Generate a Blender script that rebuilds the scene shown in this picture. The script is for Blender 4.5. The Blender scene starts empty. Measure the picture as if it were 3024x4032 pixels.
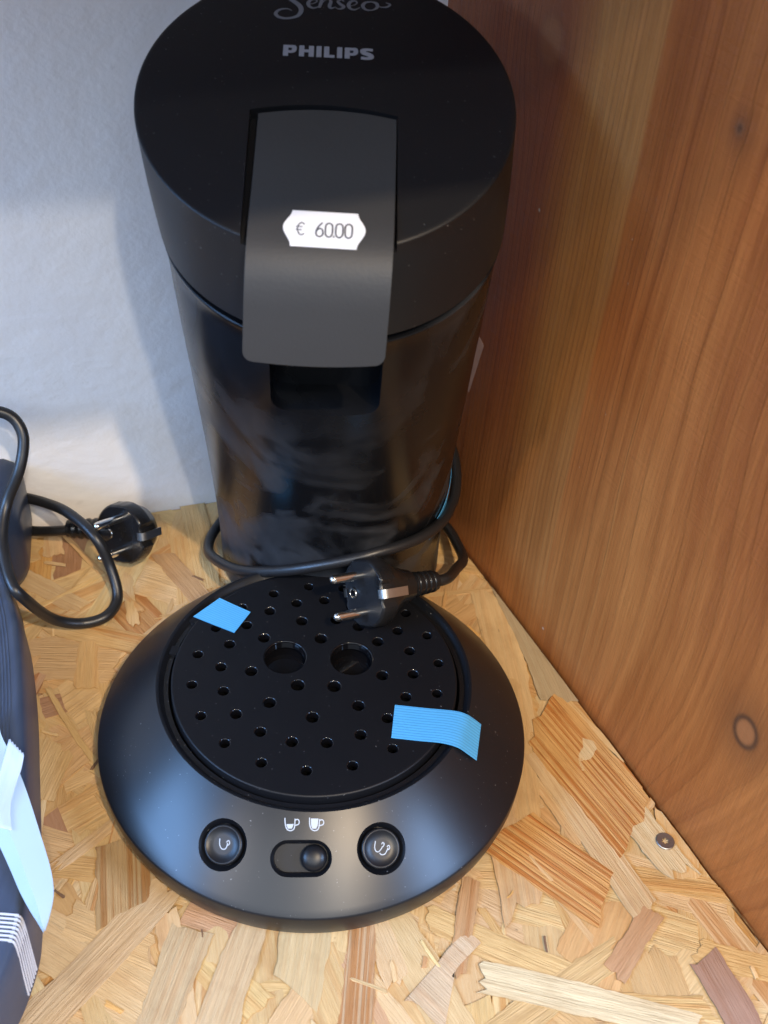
import bpy, bmesh, math, random
from mathutils import Vector, Matrix, noise as mnoise

scene = bpy.context.scene
C = scene.collection
R = math.radians

# ------------------------------------------------------------------ camera
CAM_POS = Vector((0.0266, -0.3369, 0.4763))
AX_R = Vector((0.9971, 0.0513, 0.0570)).normalized()
AX_D = Vector((0.0767, -0.6672, -0.7410)).normalized()
AX_F = Vector((0.0, 0.7431, -0.6691)).normalized()
cd = bpy.data.cameras.new('camera')
cd.sensor_fit = 'VERTICAL'; cd.sensor_height = 24.0
cd.lens = 1111.0 / 1024 * 24.0
cd.clip_start = 0.01; cd.clip_end = 50
cd.dof.use_dof = True; cd.dof.focus_distance = 0.55; cd.dof.aperture_fstop = 9.0
cam = bpy.data.objects.new('camera', cd); C.objects.link(cam)
m = Matrix.Identity(4)
for i in range(3):
    m[i][0] = AX_R[i]; m[i][1] = -AX_D[i]; m[i][2] = -AX_F[i]; m[i][3] = CAM_POS[i]
cam.matrix_world = m
scene.camera = cam

# ------------------------------------------------------------------ world, lamps, exposure
w = bpy.data.worlds.new('World'); scene.world = w; w.use_nodes = True
bg = w.node_tree.nodes['Background']
bg.inputs[0].default_value = (0.76, 0.79, 0.86, 1); bg.inputs[1].default_value = 0.36

def lamp(name, pos, target, size, power, col, size_y=None, spread=180):
    d = bpy.data.lights.new(name, 'AREA'); d.energy = power; d.color = col
    d.shape = 'RECTANGLE' if size_y else 'DISK'; d.size = size
    if size_y: d.size_y = size_y
    d.spread = R(spread)
    o = bpy.data.objects.new(name, d); C.objects.link(o)
    o.location = pos
    o.rotation_euler = (Vector(target) - Vector(pos)).to_track_quat('-Z', 'Y').to_euler()
    return o
TG = Vector((0.0, 0.05, 0.12))
def polar(az, el, d):      # az 0 = towards the viewer, positive = to the right
    az, el = R(az), R(el); return TG + Vector((math.sin(az) * math.cos(el), -math.cos(az) * math.cos(el), math.sin(el))) * d
lamp('ceiling_spot_front', TG + Vector((0.35, -0.94, 1.01)) * 2.0, TG, 0.07, 19.0, (1.0, 0.90, 0.76))
lamp('ceiling_spot_high', TG + Vector((0.48, -0.87, 1.34)) * 1.8, TG, 0.08, 60.0, (1.0, 0.77, 0.52))
lamp('ceiling_spot_left', TG + Vector((-0.62, -0.78, 0.86)) * 2.0, TG, 0.10, 11.0, (1.0, 0.84, 0.66))
lamp('shop_front_window', polar(-5, 40, 2.2), TG, 1.9, 21.0, (0.74, 0.86, 1.0), 0.9)
lamp('shop_side_window', polar(-62, 27, 1.6), TG, 0.8, 34.0, (0.24, 0.50, 1.0), 0.45)
lamp('shop_far_window', polar(66, 31, 1.7), TG + Vector((0, -0.08, -0.08)), 0.6, 34.0, (0.36, 0.58, 1.0), 0.4)

vs = scene.view_settings
vs.view_transform = 'Standard'; vs.look = 'None'; vs.exposure = 0.0; vs.gamma = 1.0; vs.use_curve_mapping = False
scene.render.engine = 'CYCLES'
scene.cycles.use_denoising = True
scene.cycles.max_bounces = 6; scene.cycles.diffuse_bounces = 3; scene.cycles.glossy_bounces = 3; scene.cycles.transmission_bounces = 2
scene.cycles.caustics_reflective = False; scene.cycles.caustics_refractive = False
scene.cycles.use_adaptive_sampling = True; scene.cycles.adaptive_threshold = 0.02

# ------------------------------------------------------------------ helpers
def tag(o, label=None, cat=None, group=None, kind=None):
    if label: o['label'] = label
    if cat: o['category'] = cat
    if group: o['group'] = group
    if kind: o['kind'] = kind
    return o

def obj(name, verts, faces, mat=None, parent=None, smooth=True, sharp=35):
    me = bpy.data.meshes.new(name)
    me.from_pydata([tuple(v) for v in verts], [], faces); me.validate(); me.update()
    return obj_me(name, me, mat, parent, smooth, sharp)

def obj_me(name, me, mat=None, parent=None, smooth=True, sharp=35):
    if smooth:
        me.polygons.foreach_set('use_smooth', [True] * len(me.polygons))
        if sharp is not None: me.set_sharp_from_angle(angle=R(sharp))
    o = bpy.data.objects.new(name, me); C.objects.link(o)
    if mat: me.materials.append(mat)
    if parent: o.parent = parent
    return o

def empty(name, loc=(0, 0, 0), rz=0):
    o = bpy.data.objects.new(name, None); C.objects.link(o)
    o.location = loc; o.rotation_euler = (0, 0, rz); o.empty_display_size = 0.02
    return o

class MB:
    def __init__(s): s.v = []; s.f = []
    def add(s, verts, faces):
        b = len(s.v); s.v += [tuple(p) for p in verts]; s.f += [tuple(i + b for i in f) for f in faces]
    def loft(s, rings, cap0=True, cap1=True, closed=True):
        n = len(rings[0]); v = [p for r in rings for p in r]; f = []
        for i in range(len(rings) - 1):
            for j in range(n if closed else n - 1):
                k = (j + 1) % n
                f.append((i * n + j, i * n + k, (i + 1) * n + k, (i + 1) * n + j))
        if cap0: f.append(tuple(range(n))[::-1])
        if cap1: f.append(tuple((len(rings) - 1) * n + j for j in range(n)))
        s.add(v, f)
    def box(s, lo, hi):
        x0, y0, z0 = lo; x1, y1, z1 = hi
        s.add([(x0, y0, z0), (x1, y0, z0), (x1, y1, z0), (x0, y1, z0), (x0, y0, z1), (x1, y0, z1), (x1, y1, z1), (x0, y1, z1)],
              [(3, 2, 1, 0), (4, 5, 6, 7), (0, 1, 5, 4), (1, 2, 6, 5), (2, 3, 7, 6), (3, 0, 4, 7)])
    def build(s, name, mat, parent=None, smooth=True, sharp=35):
        return obj(name, s.v, s.f, mat, parent, smooth, sharp)

def ring(c, a, b=None, n=96, X=Vector((1, 0, 0)), Y=Vector((0, 1, 0))):
    b = a if b is None else b; c = Vector(c)
    return [c + X * (a * math.cos(2 * math.pi * i / n)) + Y * (b * math.sin(2 * math.pi * i / n)) for i in range(n)]

def catmull(pts, sub=8):
    P = [Vector(p) for p in pts]; out = []
    for i in range(len(P) - 1):
        p0 = P[i - 1] if i else P[0] * 2 - P[1]; p1 = P[i]; p2 = P[i + 1]
        p3 = P[i + 2] if i + 2 < len(P) else P[-1] * 2 - P[-2]
        for k in range(sub):
            t = k / sub
            out.append(0.5 * ((2 * p1) + (p2 - p0) * t + (2 * p0 - 5 * p1 + 4 * p2 - p3) * t * t + (3 * p1 - p0 - 3 * p2 + p3) * t ** 3))
    out.append(P[-1]); return out

def tube_rings(path, rad, n=14):
    rings = []; up = None
    for i, p in enumerate(path):
        t = (path[min(i + 1, len(path) - 1)] - path[max(i - 1, 0)]).normalized()
        if up is None:
            up = t.orthogonal().normalized()
        up = (up - t * up.dot(t)).normalized(); sd = t.cross(up)
        r = rad(i / (len(path) - 1)) if callable(rad) else rad
        rings.append([p + up * (r * math.cos(2 * math.pi * k / n)) + sd * (r * math.sin(2 * math.pi * k / n)) for k in range(n)])
    return rings

def stroke2d(pts, width, sub=6, smooth=True):
    """2-D ribbon: returns verts (x,y) and quads. width: number or list per control point."""
    ws = width if isinstance(width, (list, tuple)) else [width] * len(pts)
    P3 = [(p[0], p[1], q) for p, q in zip(pts, ws)]
    L = catmull(P3, sub) if smooth and len(pts) > 2 else [Vector(p) for p in P3]
    v = []; f = []
    for i, p in enumerate(L):
        a = L[max(i - 1, 0)]; b = L[min(i + 1, len(L) - 1)]
        d = Vector((b.x - a.x, b.y - a.y)); d = d.normalized() if d.length > 1e-12 else Vector((1, 0))
        nn = Vector((-d.y, d.x)) * max(p.z, 1e-5) * 0.5
        v += [(p.x + nn.x, p.y + nn.y), (p.x - nn.x, p.y - nn.y)]
    for i in range(len(L) - 1): f.append((2 * i, 2 * i + 1, 2 * i + 3, 2 * i + 2))
    return v, f

def strokes_mesh(name, strokes, mapf, mat, parent, polys=()):
    mb = MB()
    for k, st in enumerate(strokes):
        pts, wd = st[0], st[1]; sm = st[2] if len(st) > 2 else True
        v, f = stroke2d(pts, wd, smooth=sm)
        mb.add([mapf(x, y, 1e-5 * k) for x, y in v], f)
    for pl in polys:
        mb.add([mapf(x, y, 2e-5) for x, y in pl], [tuple(range(len(pl)))])
    return mb.build(name, mat, parent, smooth=False)

def boolean_cut(o, cutters):
    for c in cutters:
        md = o.modifiers.new('cut', 'BOOLEAN'); md.operation = 'DIFFERENCE'; md.object = c; md.solver = 'EXACT'
    dg = bpy.context.evaluated_depsgraph_get(); dg.update()
    me = bpy.data.meshes.new_from_object(o.evaluated_get(dg))
    o.modifiers.clear(); old = o.data; o.data = me; bpy.data.meshes.remove(old)
    for c in cutters:
        cm = c.data; bpy.data.objects.remove(c); bpy.data.meshes.remove(cm)
    me.polygons.foreach_set('use_smooth', [True] * len(me.polygons)); me.set_sharp_from_angle(angle=R(30))
    return o

# ------------------------------------------------------------------ materials
class NT:
    def __init__(s, name):
        s.m = bpy.data.materials.new(name); s.m.use_nodes = True; s.t = s.m.node_tree
        s.b = s.t.nodes['Principled BSDF']; s.out = s.t.nodes['Material Output']
    def n(s, typ, ins=None, **props):
        nd = s.t.nodes.new('ShaderNode' + typ)
        for k, v in props.items(): setattr(nd, k, v)
        for k, v in (ins or {}).items(): s.set(nd.inputs[k], v)
        return nd
    def set(s, sock, v):
        if isinstance(v, bpy.types.NodeSocket): s.t.links.new(v, sock)
        elif isinstance(v, bpy.types.Node): s.t.links.new(v.outputs[0], sock)
        else:
            if hasattr(sock.default_value, '__len__') and isinstance(v, (tuple, list)) and len(v) == 3 and len(sock.default_value) == 4: v = (*v, 1)
            sock.default_value = v
    def math(s, op, a, b=0.0, c=0.0, clamp=False):
        nd = s.n('Math', {0: a, 1: b, 2: c}, operation=op); nd.use_clamp = clamp; return nd.outputs[0]
    def mixc(s, f, a, b, blend='MIX'):
        nd = s.t.nodes.new('ShaderNodeMix'); nd.data_type = 'RGBA'; nd.blend_type = blend
        s.set(nd.inputs[0], f); s.set(nd.inputs[6], a); s.set(nd.inputs[7], b); return nd.outputs[2]
    def ramp(s, f, stops):
        nd = s.n('ValToRGB', {0: f}); cr = nd.color_ramp
        while len(cr.elements) < len(stops): cr.elements.new(0.5)
        for e, (p, c) in zip(cr.elements, stops):
            e.position = p; e.color = (*c, 1) if hasattr(c, '__len__') else (c, c, c, 1)
        return nd.outputs[0]
    def map(s, vec, sc=(1, 1, 1), loc=(0, 0, 0)):
        return s.n('Mapping', {'Vector': vec, 'Scale': sc, 'Location': loc}).outputs[0]
    def noise(s, vec, scale, detail=3, rough=0.5, dist=0.0):
        return s.n('TexNoise', {'Vector': vec, 'Scale': scale, 'Detail': detail, 'Roughness': rough, 'Distortion': dist}).outputs[0]
    def bump(s, h, strength, dist):
        s.set(s.b.inputs['Normal'], s.n('Bump', {'Height': h, 'Strength': strength, 'Distance': dist}).outputs[0])
    def p(s, **kw):
        for k, v in kw.items(): s.set(s.b.inputs[k.replace('_', ' ')], v)

def simple(name, col, rough=0.5, metal=0.0, spec=0.5, bump=None):
    a = NT(name); a.p(Base_Color=col, Roughness=rough, Metallic=metal); a.b.inputs['Specular IOR Level'].default_value = spec
    if bump:
        g = a.n('TexCoord').outputs['Object']; a.bump(a.noise(g, bump[0], 3), bump[1], bump[2])
    return a.m

def plastic(name, col, r0, r1, grain=2200, gs=0.08, smudge=0.0, dust=0.0, spec=0.4):
    a = NT(name); a.b.inputs['Specular IOR Level'].default_value = spec; g = a.n('TexCoord').outputs['Object']
    n1 = a.noise(g, 18, 4, 0.6, 0.8)
    rg = a.n('MapRange', {0: n1, 1: 0.35, 2: 0.7, 3: r0, 4: r1}).outputs[0]
    col_s = (*col, 1)
    if smudge:
        n2 = a.noise(a.map(g, (1, 1, 0.8)), 21, 3, 0.45, 1.1)
        sm = a.n('MapRange', {0: n2, 1: 0.47, 2: 0.56, 3: 0.0, 4: 1.0}).outputs[0]
        n3 = a.noise(g, 7, 2); sm = a.math('MULTIPLY', sm, a.n('MapRange', {0: n3, 1: 0.36, 2: 0.60}).outputs[0])
        n5 = a.noise(a.map(g, (160, 160, 40)), 1.0, 2); sm = a.math('MULTIPLY', sm, a.n('MapRange', {0: n5, 1: 0.3, 2: 0.7, 3: 0.7, 4: 1.0}).outputs[0])
        rg = a.math('ADD', rg, a.math('MULTIPLY', sm, 0.25))
        col_s = a.mixc(a.math('MULTIPLY', sm, smudge), col_s, (0.075, 0.080, 0.090, 1))
    if dust:
        n4 = a.noise(g, 900, 1, 0.5); dd = a.n('MapRange', {0: n4, 1: 0.76, 2: 0.80}).outputs[0]
        col_s = a.mixc(a.math('MULTIPLY', dd, dust), col_s, (0.35, 0.35, 0.36, 1))
    a.p(Base_Color=col_s, Roughness=rg)
    a.bump(a.noise(g, grain, 2), gs, 0.0002)
    return a.m

M = {}
M['body'] = plastic('glossy_black_plastic', (0.0055, 0.0060, 0.0075), 0.20, 0.30, 600, 0.004, smudge=0.62, spec=0.22)
M['lid'] = plastic('matte_black_plastic', (0.0070, 0.0076, 0.0095), 0.42, 0.46, 1500, 0.025, dust=0.25, spec=0.34)
M['base'] = plastic('satin_black_plastic', (0.0050, 0.0056, 0.0075), 0.34, 0.36, 1800, 0.005, dust=0.5, spec=0.5)
M['tray'] = plastic('tray_black_plastic', (0.0050, 0.0054, 0.0070), 0.42, 0.46, 1800, 0.012, dust=0.35, spec=0.26)
M['lever'] = plastic('grained_black_plastic', (0.034, 0.035, 0.037), 0.48, 0.54, 750, 0.40, spec=0.36)
M['gloss'] = simple('wet_black_plastic', (0.004, 0.004, 0.005), 0.06)
M['button'] = plastic('button_plastic', (0.0070, 0.0074, 0.0090), 0.34, 0.38, 1800, 0.006, dust=0.2, spec=0.34)
M['rubber'] = simple('cable_rubber', (0.012, 0.012, 0.013), 0.38, bump=(900, 0.05, 0.0003))
M['plug'] = plastic('plug_plastic', (0.010, 0.010, 0.011), 0.20, 0.26, 900, 0.006, smudge=0.04)
M['chrome'] = simple('nickel_metal', (0.82, 0.80, 0.76), 0.16, 1.0)
M['clip'] = simple('clip_metal', (0.52, 0.50, 0.47), 0.30, 1.0)
M['steel'] = simple('screw_steel', (0.36, 0.35, 0.34), 0.42, 1.0, bump=(2500, 0.3, 0.0003))
M['print_grey'] = simple('grey_print', (0.30, 0.30, 0.32), 0.45)
M['print_dim'] = simple('dull_grey_print', (0.17, 0.17, 0.18), 0.5)
M['print_white'] = simple('white_print', (0.40, 0.43, 0.46), 0.5)
M['ink'] = simple('grey_ink', (0.055, 0.06, 0.08), 0.6)
M['label_paper'] = simple('label_paper', (0.76, 0.77, 0.80), 0.55, bump=(1500, 0.05, 0.0002))
M['emboss'] = simple('emboss_plastic', (0.02, 0.02, 0.021), 0.4)

def tape_mat():
    a = NT('blue_ribbed_tape'); uv = a.n('UVMap').outputs[0]
    sx = a.n('SeparateXYZ', {0: uv}).outputs[1]
    st = a.math('SINE', a.math('MULTIPLY', sx, 2 * math.pi * 13))
    st01 = a.math('MULTIPLY_ADD', st, 0.5, 0.5)
    pw = a.math('POWER', st01, 4.0)
    nz = a.noise(a.map(uv, (3, 30, 1)), 3, 2)
    c = a.mixc(pw, (0.075, 0.36, 0.70, 1), (0.045, 0.235, 0.52, 1))
    c = a.mixc(a.math('MULTIPLY', nz, 0.25), c, (0.12, 0.45, 0.78, 1))
    wr = a.noise(a.map(a.n('TexCoord').outputs['Object'], (1, 1, 1)), 130, 3, 0.5, 0.6)
    a.p(Base_Color=c, Roughness=a.n('MapRange', {0: wr, 3: 0.30, 4: 0.55}).outputs[0]); a.bump(a.math('ADD', a.math('MULTIPLY', pw, -0.3), a.math('MULTIPLY', wr, 1.5)), 0.35, 0.0006)
    return a.m
M['tape'] = tape_mat()

def osb_mat():
    a = NT('osb_strand_wood')
    uv = a.n('UVMap').outputs[0]; at = a.n('Attribute', attribute_name='tone')
    tone = at.outputs['Color']; alpha = at.outputs['Alpha']
    sn = a.noise(a.map(uv, (7, 290, 1)), 1.0, 2, 0.5, 0.25)
    st = a.n('MapRange', {0: sn, 1: 0.44, 2: 0.62}, interpolation_type='SMOOTHSTEP').outputs[0]
    stm = a.math('MULTIPLY', st, alpha)
    fib = a.noise(a.map(uv, (60, 1500, 1)), 1.0, 4, 0.65)
    fib2 = a.noise(a.map(uv, (18, 320, 1)), 1.0, 3, 0.6)
    c = a.mixc(stm, tone, a.mixc(1.0, tone, (0.76, 0.50, 0.27, 1), 'MULTIPLY'))
    c = a.mixc(a.n('MapRange', {0: fib, 1: 0.32, 2: 0.70, 3: 0.0, 4: 0.45}).outputs[0], c, a.mixc(1.0, c, (0.70, 0.60, 0.48, 1), 'MULTIPLY'))
    c = a.mixc(a.n('MapRange', {0: fib2, 1: 0.48, 2: 0.66, 3: 0.0, 4: 0.55}).outputs[0], c, a.mixc(1.0, c, (1.18, 1.18, 1.20, 1), 'MULTIPLY'))
    g = a.n('TexCoord').outputs['Object']; geo = a.n('NewGeometry').outputs['Position']
    bl = a.noise(geo, 55, 4, 0.6)
    c = a.mixc(a.n('MapRange', {0: bl, 1: 0.50, 2: 0.72, 3: 0.0, 4: 0.42}).outputs[0], c, a.mixc(1.0, c, (0.72, 0.66, 0.60, 1), 'MULTIPLY'))
    sp = a.noise(a.map(uv, (160, 420, 1)), 1.0, 1)
    c = a.mixc(a.n('MapRange', {0: sp, 1: 0.78, 2: 0.82, 3: 0.0, 4: 0.55}).outputs[0], c, (0.10, 0.055, 0.03, 1))
    a.p(Base_Color=c, Roughness=a.n('MapRange', {0: fib2, 3: 0.45, 4: 0.68}).outputs[0])
    h = a.math('ADD', a.math('MULTIPLY', fib, 0.6), a.math('ADD', a.math('MULTIPLY', fib2, 1.0), a.math('MULTIPLY', stm, 0.35)))
    a.bump(h, 0.9, 0.0011)
    return a.m
M['osb'] = osb_mat()
M['osb_core'] = simple('osb_core_wood', (0.30, 0.18, 0.09), 0.8, bump=(400, 0.5, 0.001))

KNOTS = [(0.3107, 0.092, 0.0078, 1.0, 0.9), (0.2112, 0.321, 0.0030, 0.9, 0.0), (0.0903, 0.3102, 0.011, 0.5, 0.3)]
def panel_mat():
    """stained pine, x = along the floor, z = up (object coordinates of the panel)"""
    a = NT('stained_pine'); g = a.n('TexCoord').outputs['Object']
    sp = a.n('SeparateXYZ', {0: g}); x, z = sp.outputs[0], sp.outputs[2]
    w1 = a.noise(a.map(g, (5.0, 0.0, 1.6)), 1.0, 2, 0.4)
    w2 = a.noise(a.map(g, (16.0, 0.0, 4.0)), 1.0, 3, 0.5)
    fld = a.math('ADD', x, a.math('ADD', a.math('MULTIPLY', w1, 0.045), a.math('MULTIPLY', w2, 0.010)))
    kd = None; kr = None; kc = None
    for (kx, kz, r, st, rg_) in KNOTS:
        dx = a.math('SUBTRACT', x, kx); dz = a.math('SUBTRACT', z, kz)
        ax = a.math('MULTIPLY', dx, 1.0 / r); az = a.math('MULTIPLY', dz, 0.8 / r)
        d2 = a.math('ADD', a.math('MULTIPLY', ax, ax), a.math('MULTIPLY', az, az))
        az2 = a.math('MULTIPLY', dz, 0.28 / r)
        e2 = a.math('ADD', a.math('MULTIPLY', a.math('MULTIPLY', ax, 0.5), a.math('MULTIPLY', ax, 0.5)), a.math('MULTIPLY', az2, az2))
        gs = a.math('EXPONENT', a.math('MULTIPLY', e2, -0.9))
        fld = a.math('ADD', fld, a.math('MULTIPLY', a.math('MULTIPLY', dx, gs), -0.85))
        d = a.math('SQRT', d2)
        rn = a.math('EXPONENT', a.math('MULTIPLY', a.math('POWER', a.math('SUBTRACT', d, 0.82), 2.0), -34.0))
        core = a.n('MapRange', {0: d, 1: 0.95, 2: 0.6, 3: 0.0, 4: 1.0}).outputs[0]
        rn = a.math('MULTIPLY', rn if rg_ else a.math('EXPONENT', a.math('MULTIPLY', d2, -2.0)), st * (rg_ or 1.0)); core = a.math('MULTIPLY', core, st)
        halo = a.math('MULTIPLY', a.math('EXPONENT', a.math('MULTIPLY', d2, -0.22)), 0.55 * st)
        kr = rn if kr is None else a.math('MAXIMUM', kr, rn)
        kc = core if kc is None else a.math('MAXIMUM', kc, core)
        kd = halo if kd is None else a.math('MAXIMUM', kd, halo)
    jit = a.noise(a.map(g, (90, 0, 7)), 1.0, 2)
    sh1 = a.n('MapRange', {0: x, 1: 0.17, 2: 0.34}, interpolation_type='SMOOTHSTEP').outputs[0]
    sh2 = a.n('MapRange', {0: z, 1: 0.24, 2: 0.0}, interpolation_type='SMOOTHSTEP').outputs[0]
    fld = a.math('SUBTRACT', fld, a.math('MULTIPLY', a.math('MULTIPLY', z, 0.40), a.math('MULTIPLY', sh1, sh2)))
    fld2 = a.math('ADD', a.math('MULTIPLY', fld, 78.0), a.math('MULTIPLY', a.math('MINIMUM', fld, 0.215), 190.0))
    ph = a.math('ADD', a.math('MULTIPLY', fld2, 2 * math.pi), a.math('MULTIPLY', jit, 2.6))
    saw = a.math('FRACT', a.math('DIVIDE', ph, 2 * math.pi))
    late = a.math('MULTIPLY', a.math('POWER', saw, 2.0), a.n('MapRange', {0: saw, 1: 1.0, 2: 0.93}).outputs[0])
    stk = a.n('CombineXYZ', {0: a.math('MULTIPLY', fld, 210.0), 2: a.math('MULTIPLY', z, 3.0)}).outputs[0]
    sk = a.n('MapRange', {0: a.noise(stk, 1.0, 4, 0.6), 1: 0.42, 2: 0.66}).outputs[0]
    stk2 = a.n('CombineXYZ', {0: a.math('MULTIPLY', fld, 42.0), 2: a.math('MULTIPLY', z, 1.2)}).outputs[0]
    sk2 = a.n('MapRange', {0: a.noise(stk2, 1.0, 3, 0.55), 1: 0.40, 2: 0.64}).outputs[0]
    late = a.math('MULTIPLY', late, a.n('MapRange', {0: w2, 1: 0.30, 2: 0.70, 3: 0.25, 4: 1.0}).outputs[0])
    fib = a.noise(a.map(g, (900, 0, 26)), 1.0, 4, 0.65)
    fib2 = a.noise(a.map(g, (140, 0, 4)), 1.0, 3, 0.6)
    chat = a.noise(a.map(g, (40, 0, 520)), 1.0, 2, 0.5)      # planer chatter across the grain
    blo = a.noise(a.map(g, (9, 0, 5)), 1.0, 3)
    base = a.mixc(a.n('MapRange', {0: blo, 1: 0.35, 2: 0.68}).outputs[0], (0.420, 0.136, 0.032, 1), (0.520, 0.196, 0.050, 1))
    # lighter, less stained strip of another lamella between x = .115 and .161
    edge = a.math('ADD', x, a.math('MULTIPLY', a.math('SUBTRACT', w2, 0.5), 0.006))
    s1 = a.n('MapRange', {0: edge, 1: 0.098, 2: 0.128}).outputs[0]
    s2 = a.n('MapRange', {0: edge, 1: 0.1625, 2: 0.1605}).outputs[0]
    strip = a.math('MULTIPLY', s1, s2)
    zf = a.n('MapRange', {0: z, 1: 0.015, 2: 0.16}, interpolation_type='SMOOTHSTEP').outputs[0]
    base = a.mixc(a.math('MULTIPLY', strip, a.math('MULTIPLY_ADD', zf, 0.55, 0.2)), base, (0.48, 0.225, 0.066, 1))
    machine_shade = a.n('MapRange', {0: x, 1: 0.122, 2: 0.098}).outputs[0]
    base = a.mixc(a.math('MULTIPLY', machine_shade, a.math('MULTIPLY', zf, 0.7)), base, (0.30, 0.080, 0.030, 1))  # machine's shade on the upper inner panel, painted in as darker red
    c = a.mixc(a.math('MULTIPLY', late, 0.30), base, a.mixc(1.0, base, (0.52, 0.40, 0.34, 1), 'MULTIPLY'))
    c = a.mixc(a.math('MULTIPLY', sk, 0.55), c, a.mixc(1.0, c, (0.66, 0.54, 0.46, 1), 'MULTIPLY'))
    c = a.mixc(a.math('MULTIPLY', sk2, 0.60), c, a.mixc(1.0, c, (0.70, 0.60, 0.52, 1), 'MULTIPLY'))
    c = a.mixc(a.n('MapRange', {0: fib, 1: 0.40, 2: 0.64, 3: 0.0, 4: 0.50}).outputs[0], c, a.mixc(1.0, c, (0.66, 0.58, 0.52, 1), 'MULTIPLY'))
    c = a.mixc(a.n('MapRange', {0: fib2, 1: 0.45, 2: 0.7, 3: 0.0, 4: 0.35}).outputs[0], c, a.mixc(1.0, c, (1.25, 1.22, 1.2, 1), 'MULTIPLY'))
    c = a.mixc(kd, c, (0.10, 0.035, 0.016, 1))
    c = a.mixc(a.math('MULTIPLY', kc, 0.8), c, (0.36, 0.140, 0.050, 1))
    c = a.mixc(a.math('MULTIPLY', kr, 0.9), c, (0.045, 0.022, 0.014, 1))
    spk = a.noise(a.map(g, (210, 0, 210), (3.1, 0, 1.7)), 1.0, 0)
    c = a.mixc(a.n('MapRange', {0: spk, 1: 0.885, 2: 0.90}).outputs[0], c, (0.6, 0.5, 0.42, 1))
    a.p(Base_Color=c, Roughness=a.n('MapRange', {0: fib2, 3: 0.36, 4: 0.52}).outputs[0])
    h = a.math('ADD', a.math('MULTIPLY', fib, 0.5), a.math('ADD', a.math('MULTIPLY', late, -0.5), a.math('MULTIPLY', chat, 0.45)))
    a.bump(h, 0.45, 0.0010)
    return a.m
M['panel'] = panel_mat()

def wall_mat():
    a = NT('white_painted_wall'); g = a.n('TexCoord').outputs['Object']
    n1 = a.noise(a.map(g, (1, 1, 1.3)), 75, 3, 0.5); n2 = a.noise(g, 11, 3); n3 = a.noise(g, 420, 2)
    c = a.mixc(a.n('MapRange', {0: n2, 1: 0.35, 2: 0.65}).outputs[0], (0.78, 0.78, 0.79, 1), (0.83, 0.825, 0.82, 1))
    sc = a.noise(a.map(g, (28, 1, 60), (0.3, 0, 0.8)), 1.0, 2)
    c = a.mixc(a.n('MapRange', {0: sc, 1: 0.74, 2: 0.80, 3: 0.0, 4: 0.35}).outputs[0], c, (0.45, 0.44, 0.44, 1))
    a.p(Base_Color=c, Roughness=0.62)
    a.bump(a.math('ADD', n1, a.math('MULTIPLY', n3, 0.12)), 0.30, 0.0022)
    return a.m
M['wall'] = wall_mat()

# ------------------------------------------------------------------ setting: walls and shelf boards
COR = Vector((0.0388, 0.2368, 0.0))
WD = Vector((0.9368, 0.3499, 0)).normalized(); WN = Vector((0.3499, -0.9368, 0)).normalized()      # back wall: along, into the room
RD = Vector((0.4873, -0.8733, 0)).normalized(); RN = Vector((-0.8733, -0.4873, 0)).normalized()    # wooden side: along (to the front), inwards

def local_frame(o, origin, X):
    o.location = origin; o.rotation_euler = (0, 0, math.atan2(X.y, X.x))

mb = MB(); mb.box((-0.75, 0.0, -0.03), (0.03, 0.03, 0.62))
wall = mb.build('wall_back', M['wall'], smooth=False); local_frame(wall, COR, WD); tag(wall, kind='structure')
mb = MB(); mb.box((-0.04, 0.0, -0.03), (0.405, 0.022, 0.62))          # local y points away from the compartment
panel = mb.build('wooden_side_panel', M['panel'], smooth=False)
local_frame(panel, COR, RD); tag(panel, kind='structure')
bv = panel.modifiers.new('bevel', 'BEVEL'); bv.width = 0.0012; bv.segments = 2
if True:                                                             # local y must be -RN
    ly = Vector((-RD.y, RD.x, 0))
    if ly.dot(RN) > 0:
        for v in panel.data.vertices: v.co.y = -v.co.y
        panel.data.flip_normals()
# board of the next shelf above: shades the back of the compartment
mb = MB(); mb.box((-0.75, -0.36, 0.530), (0.14, -0.001, 0.550))
up_board = mb.build('upper_shelf_board', simple('shelf_wood', (0.26, 0.15, 0.08), 0.6, bump=(60, 0.2, 0.001)), smooth=False)
local_frame(up_board, COR, WD); tag(up_board, kind='structure')

# ------------------------------------------------------------------ setting: floor of pressed strands
rnd = random.Random(11)
def clampP(x, y):
    p = Vector((x, y, 0))
    d = (p - COR).dot(WN)
    if d < 0.0006: p += WN * (0.0006 - d)
    d = (p - COR).dot(RN)
    if d < 0.0016: p += RN * (0.0016 - d)
    return p.x, p.y
mb = MB()
fl = [COR + WN * 0.0006 + RN * 0.0016, COR - WD * 0.74 + WN * 0.0006, COR - WD * 0.74 + WN * 0.62, COR + RD * 0.455 + RN * 0.0016]
mb.loft([[Vector((p.x, p.y, -0.018)) for p in fl[::-1]], [Vector((p.x, p.y, -0.0034)) for p in fl[::-1]]])
floor = mb.build('osb_shelf_floor', M['osb_core'], smooth=False); tag(floor, kind='structure')

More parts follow.
